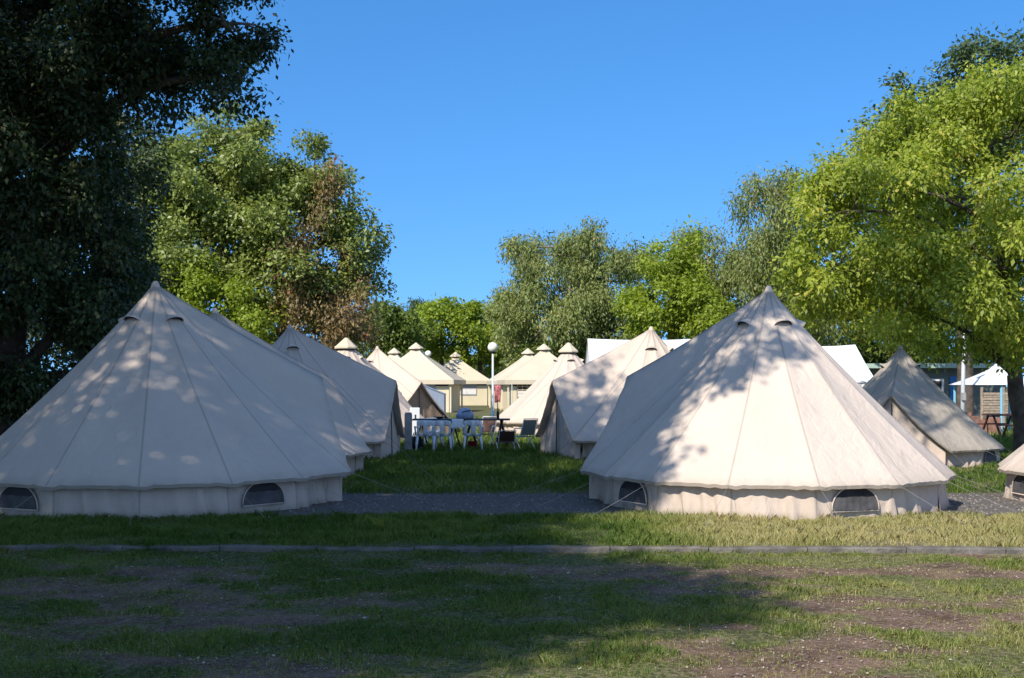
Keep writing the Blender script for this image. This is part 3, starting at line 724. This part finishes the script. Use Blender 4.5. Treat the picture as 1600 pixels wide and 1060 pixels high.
# red cloth on a line by the lamp post
rc = MB(); rc.grid([[Vector((-.15+.30*i/8*(1-.15*j/8), .03*math.sin(i*1.6)*(j/8), -.78*j/8-.03*math.sin(i*.9))) for i in range(9)] for j in range(9)])
pc = at(778, 602, 55.6); o = rc.build('towel', M['redcloth'], smooth=True, solid=.01); o.location = (pc.x, 55.6, pc.z); tag(o, 'red and pink towel hanging beside the lamp post', 'towel')
root = empty('clothes_line', (0, 0, 0), 0, 'thin clothes line holding the red towel beside the lamp post', 'clothes line')
MB().tube([(at(770, 602, 56).x, 56, pc.z+.01), (pc.x, 55.6, pc.z+.005), (at(800, 600, 55.3).x, 55.3, pc.z+.03)], .006).build('line', M['rope'], root)
MB().tube([(at(800, 600, 55.3).x, 55.3, 0), (at(800, 600, 55.3).x, 55.3, pc.z+.1)], .02).build('pole', M['steel'], root)

# ------------------------------------------------------------------ buildings and shelter at right
Yb = 52.0
bd = empty('long_building', (at(1440, 600, Yb).x, Yb, 0), math.radians(-8), 'long low building with pale green roof edge behind the weathered tent', 'building')
MB().box((-1.0, 2.5, 1.2), (9.0, 4.6, 2.4)).build('wall', M['cladding'], bd)
rf = MB().box((-1.0, 2.4, 2.52), (9.6, 5.4, .12)).build('roof', M['cladding'], bd)
MB().box((-1.0, -.33, 2.50), (9.62, .05, .20)).build('fascia', M['roofgreen'], rf)
wd = MB().box((.3, .17, 1.5), (1.3, .05, .9)).build('window', M['whitepanel'], bd); MB().box((.3, .135, 1.5), (1.1, .02, .7)).build('pane', M['screen'], wd)
dd = MB().box((1.6, .16, 1.05), (.8, .05, 2.0)).build('door', M['bluedoor'], bd); MB().box((1.33, .12, 1.0), (.04, .04, .14)).build('handle', M['steel'], dd)
# floodlight pole
pp = empty('lighting_pole', (at(1504, 600, 40).x, 40, 0), 0, 'tall white pole standing behind the weathered tent', 'pole')
MB().tube([(0, 0, 0), (.02, 0, 2.0), (.07, 0, 3.9)], [.085, .065, .04], 10).build('shaft', M['steel'], pp, smooth=True)
MB().box((.07, 0, 3.95), (.3, .12, .12)).build('lamp_head', M['steel'], pp, bevel=.02)
MB().box((0, -.10, 1.3), (.12, .1, .25)).build('switch_box', M['greymesh'], pp)
# pyramid sun canopy
Yc = 42.0; cx = at(1556, 600, Yc).x
cn = empty('sun_canopy', (cx, Yc, 0), 0.1, 'white peaked sun canopy on pale blue posts beside the tree trunk', 'canopy')
P = []
for j in range(9):
    t = j/8; z = 2.40-.72*t**.7; ring = []
    for sx0, sy0, sx1, sy1 in ((-1, -1, 1, -1), (1, -1, 1, 1), (1, 1, -1, 1), (-1, 1, -1, -1)):
        for k in range(6): ring.append(Vector(((sx0+(sx1-sx0)*k/6)*1.15*(t+.01), (sy0+(sy1-sy0)*k/6)*1.15*(t+.01), z)))
    ring.append(ring[0]); P.append(ring)
MB().grid(P).build('roof', M['whitepvc'], cn, smooth=True, solid=.01)
for sx, sy in ((-.35, -1.05), (1.05, -1.05), (-1.0, 1.0), (1.05, 1.05)): MB().tube([(sx, sy, 0), (sx, sy, 1.74)], .045).build('post', M['bluepaint'], cn)
# slatted screen fence, brick steps, picnic table
sf = empty('slat_fence', (at(1566, 640, 46).x, 46, 0), 0, 'woven brown slat fence panel under the sun canopy', 'fence')
for i in range(2):
    s = MB()
    for k in range(9): s.box((-.38+.82*i, (.012 if k % 2 else -.012), .55+.10*k), (.74, .018, .085))
    s.build('slat_panel', M['slatwood'], sf)
for i in range(3): MB().box((-.78+.82*i, 0, .8), (.08, .08, 1.6)).build('post', M['slatwood'], sf)
bs = empty('brick_steps', (at(1522, 650, 40).x, 40.5, 0), -.1, 'low stepped red brick planter behind the weathered tent', 'planter')
for i in range(4): MB().box((-.35+.25*i, 0, .44-.06*i-.0), (.245, .6, .88-.12*i)).build('brick_course', M['brick'], bs, bevel=.01)
MB().box((.78, .1, .3), (.45, .5, .6)).build('brick_pier', M['brick'], bs, bevel=.01)
pt = empty('picnic_table', (at(1566, 650, 38).x, 38, 0), .15, 'red brown wooden picnic table left of the tree trunk', 'table')
MB().box((0, 0, .74), (1.0, .7, .05)).build('tabletop', M['redwood'], pt, bevel=.01)
for sy in (-1, 1):
    MB().box((0, sy*.62, .44), (1.0, .24, .04)).build('bench', M['redwood'], pt, bevel=.01)
for sx in (-1, 1):
    for sy in (-1, 1): MB().tube([(sx*.38, sy*.15, .72), (sx*.38, sy*.62, 0)], .035).build('leg', M['redwood'], pt)

# ------------------------------------------------------------------ trees
def leaves(blobs, ncl, per, cr, ls, seed, droop=0.3, shell=0.35, aspect=0.55, flat=0.0):
    """blobs (N,6): centre and radii. returns leaf quads and tone, clump centres"""
    r = np.random.RandomState(seed); B = np.array(blobs, float)
    vol = (B[:, 3]*B[:, 4]*B[:, 5])**(0.8); pr_ = vol/vol.sum()
    bi = r.choice(len(B), ncl, p=pr_)
    # boughs: lumps on the shell of every blob, clumps of leaves over each lump
    nb = 13; bd_ = r.normal(size=(len(B), nb, 3)); bd_ /= np.linalg.norm(bd_, axis=2)[:, :, None]
    br = r.uniform(0.55, 0.92, (len(B), nb)); bs_ = r.uniform(0.26, 0.48, (len(B), nb)); btone = r.normal(0, 0.09, (len(B), nb))
    ki = r.randint(0, nb, ncl); bc = bd_[bi, ki]*br[bi, ki][:, None]
    d = r.normal(size=(ncl, 3))+bc*0.8+np.array([0, 0, 0.25]); d /= np.linalg.norm(d, axis=1)[:, None]
    rad = r.rand(ncl)**shell*bs_[bi, ki]
    c = B[bi, :3]+(bc+d*rad[:, None]*np.array([1, 1, 0.85]))*B[bi, 3:]
    ctone = np.clip(r.normal(0.5, 0.16, ncl), 0, 1)
    csz = r.uniform(0.55, 1.35, ncl)
    N = ncl*per; ci = np.repeat(np.arange(ncl), per)
    off = np.clip(r.normal(size=(N, 3)), -1.8, 1.8)*np.array([1, 1, 0.75])*0.55*cr*csz[ci][:, None]
    off[:, 2] -= droop*np.minimum(np.abs(r.normal(size=N)), 1.8)*cr
    p = c[ci]+off
    out = d[ci]*0.5+off/(cr+1e-6)*0.6
    t = r.normal(size=(N, 3))*0.7+out; t[:, 2] -= droop*1.5; t /= np.linalg.norm(t, axis=1)[:, None]
    n = r.normal(size=(N, 3))*0.5+np.array([0, -0.15, 0.55])+out*0.9
    s = np.cross(t, n); s /= np.linalg.norm(s, axis=1)[:, None]+1e-9; n = np.cross(s, t)
    L_ = ls*r.uniform(0.45, 1.4, N); w_ = L_*aspect
    a = p-t*L_[:, None]*0.5; b_ = p+s*w_[:, None]*0.5+n*L_[:, None]*0.10-t*L_[:, None]*0.05
    c_ = p+t*L_[:, None]*0.5; d_ = p-s*w_[:, None]*0.5+n*L_[:, None]*0.10-t*L_[:, None]*0.05
    V = np.stack([a, b_, c_, d_], 1).reshape(-1, 3)
    tone = np.clip(ctone[ci]+btone[bi, ki][ci]+r.normal(0, 0.17, N), 0, 1)
    return V, tone, c
def limb(mb, a, b, r0, r1, r, n=7, wob=0.12, sag=0.0, sides=7):
    a, b = Vector(a), Vector(b); L_ = (b-a).length; pts = []; rad = []
    px = Vector((r.uniform(-1, 1), r.uniform(-1, 1), r.uniform(-.5, .5)))*wob*L_; py = Vector((r.uniform(-1, 1), r.uniform(-1, 1), 0))*wob*L_*.5
    for i in range(n+1):
        t = i/n; p = a.lerp(b, t)+px*math.sin(PI*t)*.6+py*math.sin(2*PI*t)*.6; p.z += L_*0.12*math.sin(PI*t)
        pts.append(p); rad.append(r0+(r1-r0)*t**.8)
    mb.tube(pts, rad, sides, cap=False); return pts
def tree(name, loc, blobs, ncl, per, cr, ls, lm, label, seed, trunk_r=0.22, bark='bark', droop=0.3, shell=0.35, fork=None, twigs=120, aspect=.55, extra=None, group=None, cat='tree', extra_trunks=()):
    """blobs in world coordinates (x,y,z,rx,ry,rz)"""
    root = empty(name, loc, 0, label, cat, group); r = random.Random(seed); L0 = Vector(loc)
    B = [(b[0]-L0.x, b[1]-L0.y, b[2]-L0.z, b[3], b[4], b[5]) for b in blobs]
    V, tone, c = leaves(B, ncl, per, cr, ls, seed, droop, shell, aspect)
    npmesh('crown', V, 1, 4, lm, root, {'tone': tone})
    mb = MB(); zt = min(b[2]-b[5]*.4 for b in B) if fork is None else fork
    zt = max(zt, 0.8); top = max(B, key=lambda b: b[2])
    cx = sum(b[0] for b in B)/len(B); cy = sum(b[1] for b in B)/len(B)
    fk = Vector((cx*.12, cy*.12, zt))
    pts = [Vector((0, 0, -.1)), Vector((.0, 0, .12)), Vector((fk.x*.3+.04, fk.y*.3, zt*.4)), Vector((fk.x*.7-.03, fk.y*.7, zt*.75)), fk]
    mb.tube(pts, [trunk_r*1.5, trunk_r*1.15, trunk_r, trunk_r*.9, trunk_r*.85], 12, cap=False)
    lead = limb(mb, fk, Vector((top[0]*.7, top[1]*.7, top[2])), trunk_r*.8, trunk_r*.12, r, 8, .05)
    tips = [(p, trunk_r*.6*(1-i/9)) for i, p in enumerate(lead)]
    for b in B:
        tgt = Vector(b[:3]); c0 = [p for p in lead if p.z < tgt.z-.2*(tgt-p).length] or [lead[0]]; st = min(c0, key=lambda p: (p-tgt).length)
        k = trunk_r*.45
        pl = limb(mb, st, tgt, k, k*.25, r, 7, .10); tips += [(p, k*.35) for p in pl[2:]]
    for _ in range(twigs):
        q = Vector(c[r.randrange(len(c))]); st, k = min(tips, key=lambda p: (p[0]-q).length)
        if (q-st).length < 4: limb(mb, st, q, min(k, .035+.1*trunk_r)*.7, .006, r, 4, .14, sides=5)
    for (dx, dy, h, tr) in extra_trunks:
        limb(mb, (dx, dy, -.1), (dx*1.6, dy, h), tr, tr*.6, r, 8, .06, sides=9)
    mb.build('trunk', M[bark], root, smooth=True)
    if extra:
        nm, bl, n2, p2, m2, l2 = extra
        B2 = [(b[0]-L0.x, b[1]-L0.y, b[2]-L0.z, b[3], b[4], b[5]) for b in bl]
        V, tone, _ = leaves(B2, n2, p2, cr, l2, seed+9, .8, .4, .5); npmesh(nm, V, 1, 4, m2, root, {'tone': tone})
    return root
def pb(u, v, Y, ru, rv, ry):
    p = at(u, v, Y); return (p.x, p.y, p.z, ru*Y/F, ry, rv*Y/F)
# big lime green tree, right
g0 = (12.2, 29.0, 0)
tree('broadleaf_tree', g0, [pb(1470, 300, 28.5, 130, 120, 2.4), pb(1580, 215, 29.5, 120, 95, 2.6), pb(1335, 330, 28, 90, 90, 1.8), pb(1310, 425, 28, 70, 75, 1.8),
    pb(1440, 450, 27.5, 110, 80, 2.2), pb(1560, 420, 27, 120, 90, 2.6), pb(1690, 330, 28, 120, 150, 2.8), pb(1420, 225, 29, 70, 70, 1.8), pb(1500, 175, 29.5, 70, 55, 1.8),
    pb(1300, 290, 29, 50, 50, 1.2), pb(1400, 490, 30, 55, 32, 1.4), pb(1500, 515, 30, 60, 36, 1.6), pb(1590, 535, 27.5, 60, 30, 1.4), pb(1700, 480, 28, 80, 60, 2)],
    2500, 40, .38, .125, M['lf_lime'], 'large lime green broadleaf tree at the right edge with gnarled forking trunk', 101, .21, 'bark', .45, .45, fork=1.9, twigs=160, aspect=.5)
tree('poplar_tree', (17.5, 47, 0), [pb(1440, 160, 47, 55, 60, 2), pb(1500, 120, 47, 60, 50, 2), pb(1585, 105, 47, 60, 55, 2.4), pb(1370, 240, 47, 40, 60, 1.6), pb(1480, 260, 48, 110, 110, 3), pb(1590, 260, 48, 100, 140, 3), pb(1420, 400, 48, 110, 110, 3)],
    1000, 34, .5, .20, M['lf_pop'], 'tall dark grey green poplar showing above the lime green tree', 103, .3, droop=.2, twigs=60)
tree('acacia_tree', (10.3, 50, 0), [pb(1195, 335, 50, 48, 55, 2), pb(1225, 300, 50, 40, 40, 1.6), pb(1175, 400, 50, 35, 50, 1.6), pb(1215, 440, 50, 32, 34, 1.8), pb(1250, 360, 50, 25, 60, 1.2), pb(1250, 500, 50, 60, 45, 2)],
    620, 34, .55, .17, M['lf_olive'], 'thin olive brown tree with drooping sprays left of the lime green tree', 105, .2, 'barkp', .9, .5, twigs=90, aspect=.35)
tree('broadleaf_tree', (7.0, 96, 0), [pb(845, 400, 96, 56, 50, 4), pb(925, 390, 96, 60, 48, 4), pb(875, 455, 95, 78, 50, 4.4), pb(965, 440, 96, 62, 68, 4.4), pb(850, 520, 95, 80, 50, 4.4), pb(950, 525, 96, 80, 60, 4.4), pb(1000, 400, 96, 34, 34, 2.4), pb(800, 485, 96, 30, 40, 2.4), pb(815, 390, 96, 26, 26, 1.6)],
    1500, 36, .85, .30, M['lf_olive'], 'wide olive green tree against the sky in the centre, behind the capped bell tent', 107, .42, 'barkp', .8, .5, twigs=140, aspect=.38)
tree('broadleaf_tree', (6.3, 48, 0), [pb(1040, 460, 48, 60, 52, 2.2), pb(1010, 490, 48, 42, 42, 2), pb(1080, 490, 48, 55, 45, 2.2), pb(1030, 410, 48, 32, 34, 1.4), pb(1075, 385, 48, 18, 38, .9), pb(1120, 480, 48, 40, 40, 1.6)],
    800, 38, .40, .15, M['lf_spring'], 'bright fresh green tree just above the peak of the shaded right tent', 109, .2, droop=.2, twigs=50)
tree('broadleaf_tree', (8.7, 56, 0), [pb(1115, 400, 56, 52, 46, 2.4), pb(1150, 440, 56, 50, 55, 2.4), pb(1090, 440, 56, 45, 50, 2), pb(1165, 500, 56, 60, 45, 2.6), pb(1080, 365, 56, 24, 22, 1)],
    760, 34, .55, .17, M['lf_olive'], 'olive tree with drooping twigs right behind the bright fresh green tree', 111, .24, 'barkp', .9, .5, twigs=90, aspect=.38)
tree('broadleaf_tree', (14, 60, 0), [pb(1240, 480, 60, 60, 70, 3), pb(1300, 490, 60, 70, 80, 3), pb(1210, 420, 60, 30, 45, 2), pb(1400, 480, 60, 90, 110, 3), pb(1500, 480, 60, 90, 120, 3)],
    1100, 34, .6, .22, M['lf_mid'], 'mid green tree filling the gap behind the big right tent', 113, .3, twigs=30)
tree('hedge_shrub', (15.5, 57, 0), [pb(1200, 540, 57, 70, 45, 1.8), pb(1310, 545, 57, 80, 45, 1.8), pb(1420, 545, 57, 80, 40, 1.8), pb(1530, 545, 57, 90, 40, 1.8), pb(1620, 540, 57, 60, 40, 1.8)],
    900, 34, .45, .17, M['lf_mid'], 'leafy hedge behind the white marquees and the long building', 115, .1, cat='shrub', twigs=20)
# far low trees
for i, (bl, lm, lab) in enumerate((
    ([pb(600, 505, 100, 40, 38, 3), pb(575, 545, 100, 40, 30, 3), pb(640, 515, 100, 32, 36, 3), pb(625, 540, 100, 30, 30, 3)], 'lf_mid', 'yellowish low tree at the far end, left of the pointed bright green tree'),
    ([pb(690, 508, 112, 46, 38, 3.2), pb(660, 535, 112, 34, 34, 3), pb(692, 480, 112, 12, 18, 1), pb(730, 535, 112, 30, 34, 3)], 'lf_spring', 'bright green tree with pointed tip above the farthest lodge'),
    ([pb(750, 508, 114, 40, 36, 3.2), pb(775, 535, 114, 30, 34, 3), pb(730, 500, 114, 20, 20, 2)], 'lf_spring', 'rounded bright green tree just left of the lamp post globe'),
    ([pb(797, 500, 104, 32, 36, 3), pb(815, 545, 104, 40, 34, 3), pb(785, 475, 104, 14, 18, 1.5)], 'lf_olive', 'dark olive tree right behind the lamp post globe'),
    ([pb(658, 480, 160, 16, 14, 2.5), pb(640, 500, 160, 22, 18, 3), pb(600, 490, 165, 20, 16, 3)], 'lf_pop', 'tiny grey green tree on the skyline above the largest lodge'),
    ([pb(870, 560, 96, 50, 32, 3), pb(930, 550, 96, 50, 40, 3)], 'lf_mid', 'green shrubby tree behind the capped bell tent'))):
    b0 = bl[0]; tree('broadleaf_tree', (b0[0], b0[1], 0), bl, 420, 32, .8, .32, M[lm], lab, 200+i, .22, twigs=8, group='trees beyond the lodges', droop=.2)
for i, (u, Y) in enumerate(((560, 120), (640, 124), (720, 126), (800, 120), (880, 118))):
    b0 = pb(u, 565, Y, 60, 34, 3); tree('hedge_shrub', (b0[0], Y, 0), [b0, pb(u+30, 580, Y, 50, 28, 3)], 220, 30, .7, .32, M['lf_oak'], 'dense green shrub of the row behind the far lodges, ' + ['leftmost', 'second from left', 'middle one', 'second from right', 'rightmost'][i], 230+i, .12, cat='shrub', twigs=5, group='shrub row behind the lodges')
# left middle oak with withered vine
tree('oak_tree', (-8.3, 46, 0), [pb(250, 290, 46, 55, 70, 2.2), pb(385, 335, 45.5, 80, 60, 2.5), pb(330, 240, 46, 60, 45, 2), pb(420, 400, 46, 70, 55, 2.5), pb(300, 280, 45, 80, 72, 2.5), pb(410, 260, 46, 72, 60, 2.8), pb(490, 265, 45.5, 48, 55, 2.5), pb(345, 375, 44.5, 105, 85, 3), pb(470, 350, 45, 75, 70, 2.8), pb(560, 375, 45.5, 42, 52, 2), pb(330, 470, 44.5, 95, 60, 2.8),
    pb(440, 450, 45, 100, 65, 2.8), pb(560, 440, 45.5, 38, 50, 1.9), pb(260, 400, 45, 60, 100, 2.8), pb(350, 200, 46, 40, 40, 1.8), pb(480, 520, 46, 90, 40, 2.5)],
    3600, 38, .48, .16, M['lf_oak'], 'broad sunlit oak at centre left with brown withered vine on its right side', 301, .32, 'bark', .25, .40, twigs=160,
    extra=('withered_vine', [pb(470, 400, 43.4, 45, 55, 1), pb(540, 430, 44, 45, 60, 1.2), pb(480, 480, 43.4, 60, 50, 1.1), pb(545, 500, 44, 45, 50, 1.2), pb(490, 320, 43.8, 30, 35, 1), pb(520, 270, 44, 18, 30, 0.75)], 330, 24, M['lf_vine'], .15))
tree('laurel_shrub', (-9.6, 42, 0), [pb(385, 490, 42, 45, 42, 1.6), pb(330, 470, 42.5, 50, 40, 1.6), pb(300, 430, 42.5, 40, 30, 1.2), pb(370, 540, 42, 60, 40, 1.6), pb(260, 500, 42.5, 50, 60, 1.6)],
    480, 36, .40, .14, M['lf_spring'], 'fresh green shrub showing over the slope of the left front tent', 303, .08, cat='shrub', twigs=30)
# near dark trees, left
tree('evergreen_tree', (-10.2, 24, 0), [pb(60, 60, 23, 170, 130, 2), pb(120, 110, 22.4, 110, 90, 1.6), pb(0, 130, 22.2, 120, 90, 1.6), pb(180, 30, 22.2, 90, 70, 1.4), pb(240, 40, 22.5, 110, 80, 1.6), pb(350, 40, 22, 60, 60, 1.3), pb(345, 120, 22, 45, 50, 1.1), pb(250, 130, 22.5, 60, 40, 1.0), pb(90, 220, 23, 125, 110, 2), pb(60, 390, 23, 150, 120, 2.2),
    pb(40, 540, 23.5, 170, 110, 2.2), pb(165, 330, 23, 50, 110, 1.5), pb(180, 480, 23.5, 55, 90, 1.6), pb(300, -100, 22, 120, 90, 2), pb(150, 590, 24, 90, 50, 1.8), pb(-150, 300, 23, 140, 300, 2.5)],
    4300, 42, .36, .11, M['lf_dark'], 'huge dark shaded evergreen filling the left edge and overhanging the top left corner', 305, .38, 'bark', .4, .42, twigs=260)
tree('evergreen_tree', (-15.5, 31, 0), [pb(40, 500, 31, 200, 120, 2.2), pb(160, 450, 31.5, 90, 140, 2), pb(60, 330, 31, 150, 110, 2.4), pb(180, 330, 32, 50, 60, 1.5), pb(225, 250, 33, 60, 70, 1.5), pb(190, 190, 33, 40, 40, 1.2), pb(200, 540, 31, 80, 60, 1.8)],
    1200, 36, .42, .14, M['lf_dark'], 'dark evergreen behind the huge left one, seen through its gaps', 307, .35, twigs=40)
# tall trees standing left of and behind the viewpoint; they throw the shade
def shade_tree(x, y, base, top, rad, seed, label, n=1100, gaps=()):
    r = random.Random(seed); bl = []; h = top-base
    for k in range(9):
        a = k*2.4+seed; q = rad*(.25+.45*((k*37 % 10)/10)); z = base+h*(.18+.68*k/8)
        bl.append((x+q*math.cos(a), y+q*math.sin(a), z, rad*.55, rad*.55, h*.2))
    tree('broadleaf_tree', (x, y, 0), bl, n, 34, .55, .20, M['lf_oak'], label, seed, .35, twigs=40, group='tall trees left of the viewpoint', fork=base*.8, shell=.5)
SH = [(-9.2, -.9, 7, 13.5, 3.8, 1), (-13.0, -4.5, 6, 16, 4.6, 2), (-9.9, 4.6, 7, 14.0, 3.8, 3), (-13.8, 5.5, 6, 17, 5.0, 4), (-12, 11, 6.5, 17, 4.6, 5), (-6.9, 8.2, 9.5, 15, 3.3, 6), (-8.6, 15.2, 10, 17, 3.7, 7), (-14.5, 17.0, 7, 17, 4.2, 8), (-19.5, 12.5, 6, 20, 5.2, 9)]
names = ['tall tree left of the viewpoint whose crown shades the bare ground', 'tall tree left of and behind the viewpoint', 'tall tree left of the viewpoint opposite the kerb', 'tall tree left of the kerb end', 'tall tree left of the left front tent', 'slender tall tree with high crown in front of the left front tent', 'slender tall tree with high crown left of the second left tent', 'tall tree beside the huge dark evergreen, beyond the left edge', 'tallest tree far left of the left front tent']
tree('broadleaf_tree', (-5.4, 6.5, 0), [(-4.6, 8.6, 11, 1.7, 1.7, 1.3), (-3.0, 10.4, 12.2, 1.6, 1.6, 1.1), (-4.9, 7.2, 9.8, 1.1, 1.0, .6), (-1.3, 10.4, 10.0, 1.1, 1.1, .6), (-2.0, 9.6, 9.6, 1.2, 1.1, .6), (-.5, 12.4, 11.6, .9, .9, .6), (1.4, 15.6, 11.4, .9, .9, .5), (3.2, 18.6, 10.3, 1.9, 1.7, .8), (4.2, 19.6, 10.6, 1.5, 1.3, .7), (5.6, 20.4, 10.9, 1.5, 1.2, .6), (3.5, 16.4, 11.0, 1.3, 1.2, .6), (-6.4, 6.5, 12, 1.6, 1.6, 1.6)],  # unseen tree added here; crown lumps placed to dapple the tents
    1080, 32, .30, .14, M['lf_oak'], 'unseen leaning tree added left of the viewpoint, its crown shaped to shade the tents', 499, .3, twigs=60, group='tall trees left of the viewpoint', fork=6, shell=.6)
for (x, y, b_, t_, rd, sd), nm in zip(SH, names): shade_tree(x, y, b_, t_, rd, 400+sd, nm, {1: 1200, 2: 1200, 3: 1150, 4: 680, 5: 470, 6: 620, 7: 430, 8: 620}.get(sd, 1100))
# small weeds
for i, (u, v, h, lab) in enumerate(((1077, 1012, .16, 'single tall dry grass stalk at the edge of the shade, lowest one'), (1108, 975, .09, 'leafy weed left of the tall dry stalk'), (1112, 890, .14, 'seeding weed just below the kerb'), (894, 905, .11, 'thin weed on the sunlit grass spot'), (1170, 890, .08, 'short pale weed right of the seeding weed'))):
    Y = 1.72*F/(v-HZ); p = at(u, v, Y); root = empty('weed', (p.x, Y, -.075), 0, lab, 'weed', 'small weeds in the foreground'); r = random.Random(i)
    MB().tube([(0, 0, 0), (.006, 0, h*.5), (.002, .004, h)], [.0035, .003, .0022], 5).build('stem', M['litter'], root)
    lf = MB()
    for k in range(7):
        a = r.uniform(0, 6.28); z = h*(.1+.8*k/7) if i else .01; l = .03*(1 if i else 1.6)
        d = Vector((math.cos(a), math.sin(a), .5))*l; s = Vector((-math.sin(a), math.cos(a), 0))*.006
        b0 = Vector((0, 0, z)); lf.add([b0, b0+d*.5+s, b0+d, b0+d*.5-s], [(0, 1, 2, 3)])
    lf.build('leaf_blade', M['grass'], root)
